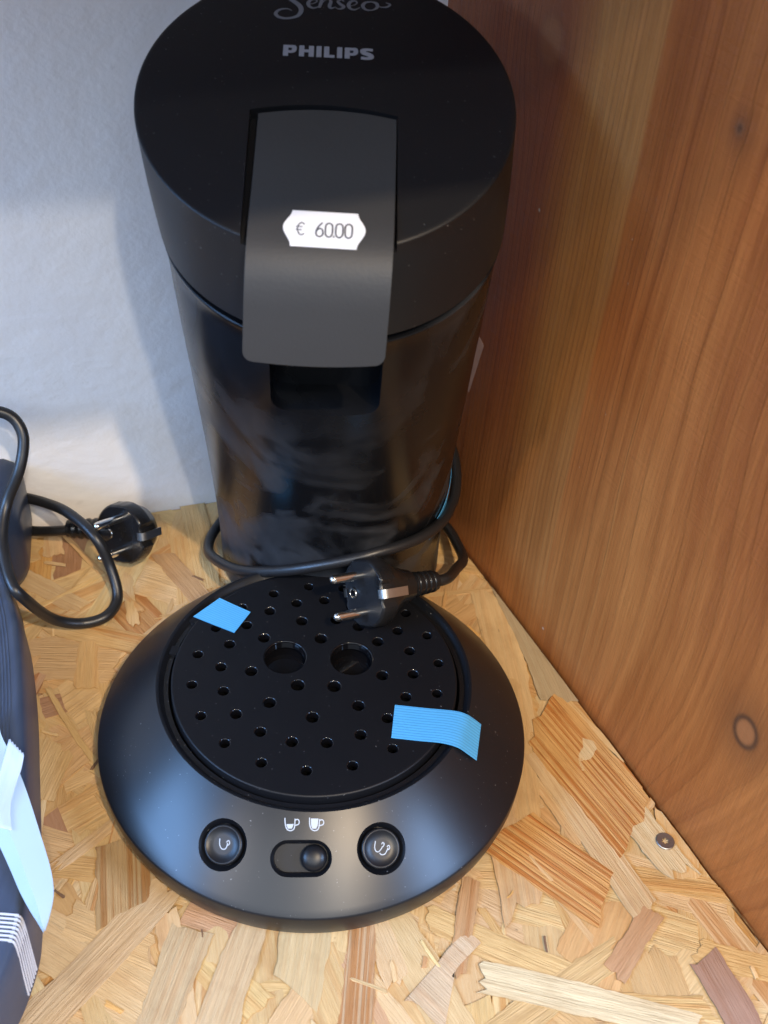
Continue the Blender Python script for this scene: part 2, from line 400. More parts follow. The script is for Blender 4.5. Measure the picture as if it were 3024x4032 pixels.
TONES = [((0.58, 0.375, 0.165), 8), ((0.62, 0.435, 0.215), 7), ((0.65, 0.495, 0.290), 4), ((0.54, 0.335, 0.140), 4), ((0.51, 0.315, 0.170), 3),
         ((0.58, 0.345, 0.125), 4), ((0.45, 0.250, 0.115), 1.6), ((0.38, 0.215, 0.120), 0.9), ((0.52, 0.42, 0.27), 1.5)]
def pick_tone(r, p=None):
    t = r.random() * sum(q for _, q in TONES)
    for c, q in TONES:
        t -= q
        if t <= 0: break
    if p is not None and r.random() < 0.72:
        f = 0.5 + 0.9 * mnoise.noise(Vector((p.x * 14, p.y * 14, 3.0))) + r.uniform(-0.25, 0.25); f = min(max(f, 0), 1)
        g = 0.5 + 0.9 * mnoise.noise(Vector((p.x * 9, p.y * 9, 8.0))) + r.uniform(-0.2, 0.2); g = min(max(g, 0), 1)
        c = Vector((0.55, 0.335, 0.135)).lerp(Vector((0.64, 0.455, 0.235)), f).lerp(Vector((0.58, 0.445, 0.275)), 0.5 * g)
    k = r.uniform(0.94, 1.05)
    stripe = r.choice([0.05, 0.08, 0.12, 0.18, 0.25, 0.35, 0.75]) * r.uniform(0.7, 1.1)
    return (c[0] * k, c[1] * k * r.uniform(0.94, 1.0), c[2] * k * r.uniform(0.82, 0.96), min(stripe, 1))

def strand_geo(cx, cy, ang, L, W, z, r, nx=24, ny=6, jag=0.12, skirt=0.0005, bow=0.00016, fs=None):
    ca, sa = math.cos(ang), math.sin(ang)
    ph = r.random() * 100; taper = r.uniform(-0.25, 0.25); curve = r.uniform(-0.03, 0.03) * L
    e0 = [r.uniform(-1, 1) ** 3 * jag * min(L * 0.5, 0.035) for _ in range(ny + 1)]; e1 = [r.uniform(-1, 1) ** 3 * jag * min(L * 0.5, 0.035) for _ in range(ny + 1)]
    sk0 = r.uniform(-0.6, 0.6) * W; sk1 = r.uniform(-0.6, 0.6) * W
    V = []; UV = []; tx = r.uniform(-0.010, 0.010); f0 = r.uniform(0.45, 1.2); fs = fs or f0
    for i in range(nx + 1):
        t = i / nx
        for j in range(ny + 1):
            v = j / ny - 0.5
            x = (t - 0.5) * L + ((e0[j] + sk0 * v) * max(0, 1 - t * 5)) + ((e1[j] + sk1 * v) * max(0, 1 - (1 - t) * 5))
            wv = 1 + taper * (t - 0.5) + 0.10 * mnoise.noise(Vector((ph, t * 4, 0 if v < 0 else 9)))
            y = v * W * wv + curve * (4 * (t - 0.5) ** 2) + 0.0009 * min(1.0, W / 0.006) * mnoise.noise(Vector((ph + 7, t * L * 260, v * 6))) * (1 if abs(v) > 0.3 else 0.3)
            zz = bow * mnoise.noise(Vector((ph + 20, t * 3.0, v * 2.0))) + tx * y * 0.3 - (0.00012 if j in (0, ny) or i in (0, nx) else 0)
            px, py = clampP(cx + ca * x - sa * y, cy + sa * x + ca * y)
            V.append((px, py, z + zz)); UV.append((x + ph, y * fs + ph * 0.37))
    F = []; n = ny + 1
    for i in range(nx):
        for j in range(ny):
            F.append((i * n + j, (i + 1) * n + j, (i + 1) * n + j + 1, i * n + j + 1))
    loop = [i * n for i in range(nx + 1)] + [nx * n + j for j in range(1, n)] + [i * n + ny for i in range(nx - 1, -1, -1)] + [j for j in range(ny - 1, 0, -1)]
    b = len(V)
    for k in loop: V.append((V[k][0], V[k][1], V[k][2] - skirt)); UV.append(UV[k])
    for q in range(len(loop)):
        q2 = (q + 1) % len(loop); F.append((loop[q], b + q, b + q2, loop[q2]))
    return V, F, UV

def strand_mesh(name, parts, parent):
    V = []; F = []; UV = []; T = []
    for (v, f, u, t) in parts:
        b = len(V); V += v; UV += u; F += [tuple(i + b for i in q) for q in f]; T += [t] * len(v)
    me = bpy.data.meshes.new(name); me.from_pydata(V, [], F); me.update()
    uvl = me.uv_layers.new(name='UVMap'); li = [0] * len(me.loops); me.loops.foreach_get('vertex_index', li)
    uvl.data.foreach_set('uv', [c for i in li for c in UV[i]])
    ca = me.color_attributes.new('tone', 'FLOAT_COLOR', 'POINT'); ca.data.foreach_set('color', [c for t in T for c in t])
    return obj_me(name, me, M['osb'], parent, True, 40)

def rand_spot(r, lo=-0.30, hi=0.28):
    while True:
        p = COR + RD * r.uniform(-0.01, 0.44) - WD * r.uniform(0.0, 0.56)
        if (p - COR).dot(WN) > 0.003 and (p - COR).dot(RN) > 0.003: return p
under = []
for k in range(1500):
    p = COR - WD * rnd.uniform(-0.16, 0.70) + WN * rnd.uniform(0.002, 0.60)
    if (p - COR).dot(RN) < 0.002: continue
    L = rnd.uniform(0.05, 0.13); W = rnd.uniform(0.009, 0.030)
    v, f, u = strand_geo(p.x, p.y, rnd.gauss(2.2, 0.9), L, W, -0.0030 + 0.0012 * k / 1500, rnd, 5, 2, 0.15, 0.0005, 0.0001)
    under.append((v, f, u, pick_tone(rnd, p)))
und = strand_mesh('strand_layer', under, floor); tag(und, kind='stuff')

# strands that catch the eye: (four-corner patch on the floor, tone, stripe strength)
def from_quad(a, b, c, d):
    """a,b = one end, d,c = the other; returns centre, angle, length, width"""
    a, b, c, d = (Vector((*q, 0)) for q in (a, b, c, d))
    e0 = (a + b) / 2; e1 = (c + d) / 2; ax = e1 - e0
    return (e0 + e1) / 2, math.atan2(ax.y, ax.x), ax.length, ((a - b).length + (c - d).length) / 2
SPECIAL = [
    (((0.105, 0.030), (0.135, 0.049), (0.179, -0.015), (0.148, -0.035)), (0.58, 0.33, 0.115), 1.0),
    (((0.087, -0.045), (0.109, -0.021), (0.153, -0.054), (0.134, -0.078)), (0.60, 0.33, 0.11), 1.0),
    (((0.161, -0.067), (0.172, -0.071), (0.149, -0.103), (0.140, -0.100)), (0.45, 0.26, 0.13), 0.2),
    (((0.097, 0.150), (0.112, 0.133), (0.140, 0.056), (0.122, 0.046)), (0.42, 0.33, 0.20), 0.15),
    (((-0.0990, -0.0490), (-0.0700, -0.0580), (-0.0640, -0.088), (-0.0860, -0.094)), (0.46, 0.31, 0.15), 0.8),
    (((-0.066, -0.070), (-0.052, -0.082), (-0.096, -0.150), (-0.113, -0.146)), (0.53, 0.37, 0.20), 0.1),
    (((0.109, 0.016), (0.124, 0.013), (0.170, -0.070), (0.156, -0.072)), (0.58, 0.41, 0.22), 0.3),
    (((0.0255, -0.080), (0.0385, -0.080), (0.0385, -0.140), (0.0250, -0.140)), (0.56, 0.375, 0.21), 0.9),
    (((0.077, -0.060), (0.085, -0.060), (0.079, -0.107), (0.070, -0.107)), (0.48, 0.28, 0.13), 0.5),
    (((0.086, -0.100), (0.084, -0.112), (0.175, -0.130), (0.179, -0.114)), (0.62, 0.50, 0.30), 0.2),
    (((-0.112, 0.142), (-0.099, 0.138), (-0.062, 0.099), (-0.071, 0.091)), (0.47, 0.29, 0.14), 0.2),
    (((0.056, -0.119), (0.075, -0.086), (0.080, -0.087), (0.066, -0.131)), (0.58, 0.43, 0.27), 0.3),
    (((-0.003, -0.085), (0.016, -0.085), (0.018, -0.120), (-0.008, -0.121)), (0.57, 0.42, 0.22), 0.15),
    (((0.180, -0.088), (0.196, -0.092), (0.215, -0.140), (0.203, -0.150)), (0.33, 0.19, 0.125), 0.2),
    (((0.150, -0.006), (0.162, -0.002), (0.166, -0.024), (0.156, -0.026)), (0.33, 0.17, 0.10), 0.6),
    (((-0.026, -0.088), (-0.010, -0.086), (-0.020, -0.140), (-0.036, -0.138)), (0.56, 0.40, 0.22), 0.2),
    (((-0.054, -0.100), (-0.036, -0.092), (-0.046, -0.150), (-0.062, -0.148)), (0.53, 0.39, 0.22), 0.3),
    (((0.128, 0.020), (0.150, 0.022), (0.186, -0.046), (0.176, -0.052)), (0.60, 0.46, 0.26), 0.2),
]
NTOP = 296
for k in range(NTOP - len(SPECIAL)):
    while True:
        p = COR - WD * rnd.uniform(-0.17, 0.42) + WN * rnd.uniform(0.003, 0.44)
        if (p - COR).dot(RN) > 0.004: break
    L = rnd.uniform(0.030, 0.115); W = rnd.choice([0.003, 0.006, 0.011, 0.016, 0.022, 0.028]) * rnd.uniform(0.8, 1.2)
    v, f, u = strand_geo(p.x, p.y, rnd.gauss(2.25, 0.75), L, W, -0.0017 + 0.0010 * k / NTOP, rnd, jag=0.16)
    o = strand_mesh('strand', [(v, f, u, pick_tone(rnd, p))], floor)
for k, (q, t, s) in enumerate(SPECIAL):
    c, ang, L, W = from_quad(*q)
    v, f, u = strand_geo(c.x, c.y, ang, L, W, -0.00042 if k < 2 else -0.00062 + 0.00003 * (k % 6), rnd, jag=0.12, fs=1.7 if s > 0.7 else None)
    o = strand_mesh('strand', [(v, f, u, (*t, s))], floor)

slv = []; crk = []
for k in range(120):
    p = COR - WD * rnd.uniform(-0.17, 0.42) + WN * rnd.uniform(0.003, 0.44)
    if (p - COR).dot(RN) < 0.006: continue
    t = pick_tone(rnd, p); ang = rnd.gauss(2.25, 0.75)
    if k % 6:
        kk = rnd.uniform(1.0, 1.25)
        v, f, u = strand_geo(p.x, p.y, ang, rnd.uniform(0.004, 0.016), rnd.uniform(0.0006, 0.0022), -0.00030, rnd, 8, 2, 0.3, 0.0006, 0.0002)
        slv.append((v, f, u, (min(t[0] * kk, 0.72), min(t[1] * kk, 0.56), min(t[2] * kk, 0.40), 0.1)))
    else:
        v, f, u = strand_geo(p.x, p.y, ang, rnd.uniform(0.003, 0.008), rnd.uniform(0.0006, 0.0018), -0.00030, rnd, 8, 2, 0.3, 0.0003, 0.0001)
        crk.append((v, f, u, (0.19, 0.105, 0.055, 0.0)))
tag(strand_mesh('splinters', slv, floor), kind='stuff'); tag(strand_mesh('dark_gaps', crk, floor), kind='stuff')  # dark slivers stand in for shaded gaps and cracks between strands

# countersunk screw near the wooden side
def make_screw():
    mb = MB(); n = 40; R0 = 0.0046
    rs = [ring((0, 0, -0.0006), R0, n=n), ring((0, 0, 0.00035), R0, n=n), ring((0, 0, 0.0006), R0 * 0.93, n=n)]
    star = [Vector((0, 0, 0)) + Vector((math.cos(a), math.sin(a), 0)) * (0.0017 + 0.00050 * math.cos(6 * a)) for a in [2 * math.pi * i / n for i in range(n)]]
    rs.append([p + Vector((0, 0, 0.0005)) for p in star]); rs.append([p * 0.9 + Vector((0, 0, -0.0014)) for p in star])
    mb.loft(rs)
    o = mb.build('screw', M['steel']); o.location = (0.1765, -0.0326, -0.0002); o.rotation_euler = (0.02, 0.03, 0.4)
    return tag(o, 'grey countersunk screw head sunk in the board beside the wooden panel', 'screw')
make_screw()

# ------------------------------------------------------------------ the coffee machine
YAW = R(4.0)
mach = empty('coffee_machine', (0, 0, 0), YAW)
tag(mach, 'black one-cup coffee machine with round drip tray standing in the corner', 'coffee machine')
def to_world(p):
    c, s = math.cos(YAW), math.sin(YAW); return Vector((c * p[0] - s * p[1], s * p[0] + c * p[1], p[2]))
def to_mach(p):
    c, s = math.cos(YAW), math.sin(YAW); return Vector((c * p[0] + s * p[1], -s * p[0] + c * p[1], p[2]))

# base ------------------------------------------------
TC = Vector((0, 0.0175, 0)); BC = Vector((0, 0.009, 0))
def cone_ring(s, n=224):
    c = TC.lerp(BC, s); r = 0.078 + (0.1062 - 0.078) * s
    z = 0.0447 + (0.0195 - 0.0447) * (s + 0.12 * (s * s - s))
    return ring((c.x, c.y, z), r, n=n)
def cone_at(x, y):
    lo, hi = 0.0, 1.2
    for _ in range(40):
        s = (lo + hi) / 2; c = TC.lerp(BC, s); r = 0.078 + 0.0282 * s
        if math.hypot(x - c.x, y - c.y) > r: lo = s
        else: hi = s
    return 0.0447 - 0.0252 * (s + 0.12 * (s * s - s))
def cone_frame(x, y):
    e = 0.0015; P = Vector((x, y, cone_at(x, y)))
    dx = Vector((2 * e, 0, cone_at(x + e, y) - cone_at(x - e, y))).normalized()
    dy = Vector((0, 2 * e, cone_at(x, y + e) - cone_at(x, y - e))).normalized()
    nn = dx.cross(dy).normalized(); X = (dx - nn * dx.dot(nn)).normalized(); Y = nn.cross(X)
    return P, X, Y, nn
N = 224
rs = [ring((0, .0175, 0.0330), 0.0700, n=N), ring((0, .0175, 0.0418), 0.0722, n=N), ring((0, .0175, 0.0418), 0.0744, n=N),
      ring((0, .0175, 0.0436), 0.0760, n=N), ring((0, .0175, 0.0444), 0.0765, n=N), ring((0, .0175, 0.0447), 0.0772, n=N)]
rs += [cone_ring(i / 14) for i in range(15)]
rs += [ring((0, .009, 0.0189), 0.1068, n=N), ring((0, .009, 0.0184), 0.1070, n=N), ring((0, .009, 0.0110), 0.1068, n=N), ring((0, .009, 0.0050), 0.1056, n=N), ring((0, .009, 0.0020), 0.1042, n=N), ring((0, .009, 0.0), 0.1020, n=N)]
mb = MB(); mb.loft(rs, True, True)
base = mb.build('base', M['base'], mach); base.data.flip_normals()
B1 = cone_frame(-0.0386, -0.0702); B2 = cone_frame(0.0321, -0.0715); PL = cone_frame(-0.0035, -0.0771)
def cutter(rings_):
    mb = MB(); mb.loft(rings_); o = mb.build('cutter', None, mach); 
    bm = bmesh.new(); bm.from_mesh(o.data); bmesh.ops.recalc_face_normals(bm, faces=bm.faces); bm.to_mesh(o.data); bm.free(); return o
def pill(fr, hl, r, d, n=48):
    P, X, Y, nn = fr; out = []
    for i in range(n):
        a = 2 * math.pi * i / n; cx = hl if math.cos(a) >= 0 else -hl
        out.append(P + X * (cx + r * math.cos(a)) + Y * (r * math.sin(a)) + nn * d)
    return out
cuts = []
for (P, X, Y, nn) in (B1, B2):
    f = lambda d, r: ring(P + nn * d, r, n=64, X=X, Y=Y)
    cuts.append(cutter([f(0.006, 0.0190), f(0.0004, 0.0118), f(-0.0003, 0.0113), f(-0.0030, 0.0096), f(-0.0034, 0.0092), f(-0.0072, 0.0091)]))
cuts.append(cutter([pill(PL, 0.0060, 0.0140, 0.006), pill(PL, 0.0060, 0.0083, 0.0004), pill(PL, 0.0060, 0.0078, -0.0003), pill(PL, 0.0060, 0.0063, -0.0026), pill(PL, 0.0060, 0.0062, -0.0075)]))
boolean_cut(base, cuts)

def cup(x0, y0, s, t, closed=False):
    """cup outline strokes around x0,y0, s = height"""
    u = lambda a, b: (x0 + a * s, y0 + b * s)
    st = [([u(-0.45, 0.5), u(-0.42, 0.0), u(-0.30, -0.36), u(-0.10, -0.5), u(0.12, -0.5), u(0.30, -0.36), u(0.36, -0.05)] + ([u(0.38, 0.5)] if closed else [u(0.38, 0.42)]), t)]
    st.append(([u(0.36, 0.30), u(0.60, 0.36), u(0.72, 0.20), u(0.66, -0.02), u(0.36, -0.12)], t))
    if closed: st.append(([u(-0.45, 0.5), u(0.38, 0.5)], t, False))
    return st
def frame_map(fr, off):
    P, X, Y, nn = fr
    return lambda x, y, dz=0.0: P + X * x + Y * y + nn * (off + dz)
for k, fr in enumerate((B1, B2)):
    P, X, Y, nn = fr
    f = lambda d, r: ring(P + nn * d, r, n=64, X=X, Y=Y)
    mb = MB(); mb.loft([f(-0.0066, 0.0089), f(-0.0014, 0.0089), f(-0.0008, 0.0086), f(-0.0006, 0.0081), f(-0.0007, 0.0076), f(-0.0010, 0.0073), f(-0.00105, 0.004), f(-0.00105, 0.0008)])
    bo = mb.build('button', M['button'], mach, sharp=50)
    fm = frame_map(fr, -0.00090)
    t = 0.00042
    if k == 0:
        st = [([(-0.0012, 0.0028), (-0.0015, 0.0002), (-0.0008, -0.0016), (0.0006, -0.0020), (0.0016, -0.0012), (0.0022, 0.0004)], t),
              ([(0.0017, 0.0008), (0.0027, 0.0014), (0.0032, 0.0006), (0.0027, -0.0004), (0.0019, -0.0004)], t)]
    else:
        st = [([(-0.0030, 0.0028), (-0.0030, 0.0002), (-0.0022, -0.0014), (-0.0010, -0.0016), (0.0000, -0.0004), (0.0006, 0.0010)], t),
              ([(0.0000, 0.0018), (0.0004, 0.0026), (0.0011, 0.0022), (0.0010, 0.0012), (0.0003, 0.0006)], t),
              ([(-0.0004, -0.0020), (0.0006, -0.0026), (0.0020, -0.0022), (0.0027, -0.0008), (0.0032, 0.0008)], t),
              ([(0.0026, 0.0010), (0.0033, 0.0018), (0.0039, 0.0010), (0.0036, 0.0001), (0.0028, -0.0002)], t)]
    strokes_mesh('cup_symbol', st, fm, M['print_white'], bo)
    tag(bo, ('left button marked with one cup', 'right button marked with two cups')[k])
# sliding switch
P, X, Y, nn = PL
mb = MB(); mb.loft([pill(PL, 0.0060, 0.0061, -0.0073), pill(PL, 0.0060, 0.0061, -0.0048)])
sw = mb.build('slide_switch', M['tray'], mach)
kc = P + X * 0.0056
mb = MB(); mb.loft([ring(kc + nn * d, r, n=48, X=X, Y=Y) for d, r in ((-0.0048, 0.0059), (-0.0022, 0.0058), (-0.0008, 0.0053), (0.0001, 0.0042), (0.0006, 0.0026), (0.0008, 0.0008))])
mb.build('switch_knob', M['button'], sw)
# printed cups above the switch: small cup and large cup
for (cx, cy, fill) in ((-0.0087, -0.0648, 0.45), (0.0021, -0.0648, 1.0)):
    fm0 = cone_frame(cx, cy); fm = lambda x, y, dz=0.0, fr=fm0: (lambda q: Vector((q.x, q.y, cone_at(q.x, q.y))) + fr[3] * (0.00012 + dz))(fr[0] + fr[1] * x + fr[2] * y)
    s = 0.0054; top = -0.36 + 0.80 * fill
    poly = [(-0.34 * s, top * s), (-0.30 * s, -0.10 * s), (-0.20 * s, -0.36 * s), (0.12 * s, -0.36 * s), (0.24 * s, -0.10 * s), (0.28 * s, top * s)]
    strokes_mesh('cup_symbol', cup(0, 0, s, 0.00045), fm, M['print_white'], base, [poly])

# drip tray with real holes ------------------------------------------------
HOLES = [(-.0050, .0778), (-.0234, .0720), (-.0111, .0656), (.0035, .0681), (-.0248, .0594), (-.0079, .0530), (-.0361, .0492), (-.0517, .0466), (-.0395, .0617),
 (-.0267, .0407), (-.0438, .0360), (-.0590, .0288), (-.0468, .0210), (-.0317, .0188), (.0023, .0412), (.0314, .0401), (.0418, .0478), (.0464, .0603), (.0570, .0450),
 (.0476, .0343), (.0619, .0267), (.0334, .0180), (.0488, .0192), (-.0084, .0107), (.0095, .0104), (-.0599, .0095), (-.0443, .0060), (-.0216, -.0005), (.0214, -.0012),
 (.0447, .0048), (.0602, .0073), (-.0537, -.0092), (-.0371, -.0078), (-.0006, -.0087), (.0354, -.0084), (-.0249, -.0178), (-.0098, -.0232), (.0066, -.0234),
 (.0225, -.0184), (-.0410, -.0248), (-.0233, -.0352), (-.0025, -.0391), (.0187, -.0359), (.0375, -.0260),
 (.0530, -.0115), (.0310, .0715), (.0135, .0772), (.0180, .0640), (.0310, .0585), (.0100, .0545), (.0215, .0500)]
BIG = [(-0.0154, 0.0284), (0.0180, 0.0284)]
def make_tray():
    bm = bmesh.new(); ZT = 0.0455; n_out = 160
    def loop(c, r, z, n): 
        return [bm.verts.new((c[0] + r * math.cos(2 * math.pi * i / n), c[1] + r * math.sin(2 * math.pi * i / n), z)) for i in range(n)]
    def edges(vs): return [bm.edges.new((vs[i], vs[(i + 1) % len(vs)])) for i in range(len(vs))]
    def bridge(a, b):
        for i in range(len(a)):
            j = (i + 1) % len(a); bm.faces.new((a[i], a[j], b[j], b[i]))
    allE = []; o0 = loop((0, .0175), 0.0697, ZT, n_out); allE += edges(o0)
    hl = []
    for c in HOLES:
        d = math.hypot(c[0], c[1] - .0175); r = 0.0033 - 0.0011 * min(d / 0.063, 1) 
        a = loop(c, r + 0.0006, ZT, 20); allE += edges(a); hl.append((a, c, r, 20))
    for c in BIG:
        a = loop(c, 0.0110, ZT, 48); allE += edges(a); hl.append((a, c, 0.0102, 48))
    bmesh.ops.triangle_fill(bm, use_beauty=True, use_dissolve=False, edges=allE)
    for f in bm.faces:
        f.normal_update()
        if f.normal.z < 0: f.normal_flip()
    top_faces = list(bm.faces)
    prev = o0
    for r, z in ((0.0703, ZT - 0.0002), (0.0707, ZT - 0.0008), (0.0709, ZT - 0.0062)):
        nx = loop((0, .0175), r, z, n_out); bridge(nx, prev); prev = nx
    for a, c, r, n in hl:
        prev = a
        for rr, z in ((r + 0.00035, ZT - 0.00012), (r + 0.00010, ZT - 0.00040), (r, ZT - 0.0010), (r * 0.97, ZT - 0.0042)):
            nx = loop(c, rr, z, n); k0 = len(bm.faces); bridge(prev, nx); prev = nx
            bm.faces.ensure_lookup_table()
            for q in range(k0, len(bm.faces)): bm.faces[q].material_index = 1
    flat = [False] * len(bm.faces)
    bm.faces.index_update()
    for f in top_faces: flat[f.index] = True
    me = bpy.data.meshes.new('drip_tray'); bm.to_mesh(me); bm.free()
    o = obj_me('drip_tray', me, M['tray'], mach, True, 50); me.materials.append(M['gloss'])
    for p_, fl_ in zip(me.polygons, flat):
        if fl_: p_.use_smooth = False
    return o
tray = make_tray()
mb = MB(); mb.loft([ring((0, .0175, 0.0340), 0.0698, n=80), ring((0, .0175, 0.0385), 0.0698, n=80)])
mb.build('water_pan', M['gloss'], tray)
for (ang, rr) in ((R(168), 0.0728), (R(150), 0.0728)):
    c = Vector((rr * math.cos(ang), 0.0175 + rr * math.sin(ang), 0.0420)); rad = Vector((math.cos(ang), math.sin(ang), 0)); tn = Vector((-rad.y, rad.x, 0))
    mb = MB(); mb.loft([[c + rad * (sx * 0.0022) + tn * (sy * 0.0028) + Vector((0, 0, z)) for sx, sy in ((-1, -1), (1, -1), (1, 1), (-1, 1))] for z in (-0.004, 0.0016)])
    mb.build('tray_tab', M['tray'], tray, smooth=False)

# body ------------------------------------------------
def body_sec(z):
    """centre, half-width, half-depth, tilt for nominal height z"""
    k = min(max(z / 0.257, 0), 1)
    kk = min(max((z - 0.02) / 0.237, 0), 1); kk2 = kk * kk * (3 - 2 * kk) * 0.35 + kk * 0.65
    c = Vector((0.0065 - 0.0045 * k, 0.1510 + (0.0931 - 0.1510) * kk2, z))
    return c, 0.0655 + 0.0053 * k * k, 0.0600 + 0.0108 * kk2, R(17) * kk * kk * (3 - 2 * kk)
def body_ring(z, dr=0.0, n=128):
    c, a, b, t = body_sec(z)
    return ring(c, a + dr, b + dr, n, Vector((1, 0, 0)), Vector((0, math.cos(t), math.sin(t))))
def body_pt(z, ang, dr=0.0):
    c, a, b, t = body_sec(z)
    return c + Vector((1, 0, 0)) * ((a + dr) * math.cos(ang)) + Vector((0, math.cos(t), math.sin(t))) * ((b + dr) * math.sin(ang))
mb = MB()
zs = [0.2515 * i / 40 for i in range(41)]
mb.loft([body_ring(z) for z in zs] + [body_ring(0.2530, 0.0006), body_ring(0.2546, 0.0008), body_ring(0.2551, 0.0004), body_ring(0.2552, -0.0004), body_ring(0.2545, -0.004)])
body = mb.build('body', M['body'], mach)
def slot_outline(y):
    out = []; x0, x1, z0, z1, r = -0.0216, 0.0240, 0.1925, 0.248, 0.0060
    for cx, cz, a0 in ((x0 + r, z0 + r, 180), (x1 - r, z0 + r, 270)):
        for i in range(9):
            a = R(a0 + i * 90 / 8); out.append(Vector((cx + r * math.cos(a), y, cz + r * math.sin(a))))
    out += [Vector((x1, y, z1)), Vector((x0, y, z1))]
    return out
boolean_cut(body, [cutter([slot_outline(-0.02), slot_outline(0.058)])])

# lid ------------------------------------------------
LC = Vector((-0.0015, 0.0945, 0.303)); LT = R(22)
LX = Vector((1, 0, 0)); LV = Vector((0, math.cos(LT), math.sin(LT))); LN = Vector((0, -math.sin(LT), math.cos(LT)))
def lid_h(r): return 0.0022 * (1 - min(r / 0.0735, 1) ** 2)
def lid_pt(x, v, off=0.0): return LC + LX * x + LV * v + LN * (lid_h(math.hypot(x, v)) + off)
sc, sa, sb, st_ = body_sec(0.257)
def lid_mid(t, dr):
    """ring between the lid edge (t=0) and the seam (t=1)"""
    tt = LT + (st_ - LT) * t; c = (LC + LN * -0.0014).lerp(sc + Vector((0, 0, 0.0012)), t); r = 0.0750 + (0.0722 - 0.0750) * t + dr
    return ring(c, r, r, 160, LX, Vector((0, math.cos(tt), math.sin(tt))))
rs = [ring(LC + LN * lid_h(r), r, n=160, X=LX, Y=LV) for r in (0.004, 0.02, 0.035, 0.05, 0.06, 0.068, 0.0725, 0.0738)]
rs += [ring(LC + LN * -0.0002, 0.0745, n=160, X=LX, Y=LV), ring(LC + LN * -0.0006, 0.0749, n=160, X=LX, Y=LV)]
rs += [lid_mid(t, 0.0004 * math.sin(math.pi * t)) for t in (0, 0.15, 0.3, 0.45, 0.6, 0.75, 0.9, 0.98)] + [lid_mid(1.0, -0.0008), lid_mid(1.0, -0.006)]
mb = MB(); mb.loft(rs); lid = mb.build('lid', M['lid'], mach); lid.data.flip_normals()
# slot in the lid for the lever
def lid_slot(h):
    top = [Vector((x, -0.0052 - 0.0036 * ((x + 0.001) / 0.0287) ** 2)) for x in [0.0276 - 0.0572 * i / 16 for i in range(17)]]
    pts = top + [Vector((-0.0300, -0.10)), Vector((0.0276, -0.10))]
    return [LC + LX * p.x + LV * p.y + LN * h for p in pts]
boolean_cut(lid, [cutter([lid_slot(-0.0036), lid_slot(0.02)])])

# lever ------------------------------------------------
LP = [(.0885, .3006 + .0012), (.070, .2935 + .0014), (.055, .2885), (.042, .2836), (.033, .2798), (.0255, .2750), (.0200, .2686), (.0162, .2605), (.0138, .2515), (.0120, .243), (.0105, .2345)]
lpath = catmull([(0, y, z) for y, z in LP], 10)
larc = [0.0]
for i in range(1, len(lpath)): larc.append(larc[-1] + (lpath[i] - lpath[i - 1]).length)
LLEN = larc[-1]
def lever_at(a):
    a = min(max(a, 0), LLEN)
    for i in range(len(larc) - 1):
        if larc[i + 1] >= a: break
    k = (a - larc[i]) / max(larc[i + 1] - larc[i], 1e-9)
    p = lpath[i].lerp(lpath[i + 1], k)
    t = (lpath[min(i + 2, len(lpath) - 1)] - lpath[max(i - 1, 0)]).normalized()
    return p, Vector((0, -t.z, t.y)) * (-1 if -t.z > 0 else 1) if False else (p, Vector((0, t.z, -t.y)))[1]
def lever_frame(a):
    p, nrm = lever_at(a)
    if nrm.y > 0 or nrm.z < -0.2: nrm = -nrm
    return p, nrm
def lever_pt(x, a, off=0.0):
    p, nrm = lever_frame(a)
    if abs(nrm.y) < 1e-6: pass
    return Vector((x - 0.0010 - 0.0025 * (a / LLEN) ** 1.5, p.y, p.z)) + nrm * off
nu, na = 18, 44; hw = 0.0268
def lev_xy(u, t):
    a0 = 0.0006 + 0.0034 * u * u                      # arched upper end
    a1 = LLEN - 0.0012 * u * u
    a = a0 + (a1 - a0) * t; d = (a1 - a); rc = 0.0042; x = hw
    if d < rc: x = hw - rc + math.sqrt(max(rc * rc - (rc - d) ** 2, 0))
    return u * x, a
tg = [1 - (1 - i / na) ** 1.6 for i in range(na + 1)]
mb = MB()
for off in (0.0, -0.0066):
    mb.v += [tuple(lever_pt(*lev_xy(-1 + 2 * j / nu, t), off if off == 0 or t > 0.55 else -0.0030 - 0.0036 * (t / 0.55))) for t in tg for j in range(nu + 1)]
n = nu + 1; B = (na + 1) * n
for i in range(na):
    for j in range(nu):
        mb.f.append((i * n + j, i * n + j + 1, (i + 1) * n + j + 1, (i + 1) * n + j)); mb.f.append((B + i * n + j, B + (i + 1) * n + j, B + (i + 1) * n + j + 1, B + i * n + j + 1))
lp = [j for j in range(n)] + [i * n + nu for i in range(1, na + 1)] + [na * n + j for j in range(nu - 1, -1, -1)] + [i * n for i in range(na - 1, 0, -1)]
for q in range(len(lp)):
    q2 = (q + 1) % len(lp); mb.f.append((lp[q], B + lp[q], B + lp[q2], lp[q2]))
lever = mb.build('lever', M['lever'], mach, sharp=50)
bm = bmesh.new(); bm.from_mesh(lever.data); bmesh.ops.recalc_face_normals(bm, faces=bm.faces); bm.to_mesh(lever.data); bm.free()
bv = lever.modifiers.new('bevel', 'BEVEL'); bv.width = 0.0009; bv.segments = 3; bv.limit_method = 'ANGLE'; bv.angle_limit = R(50)

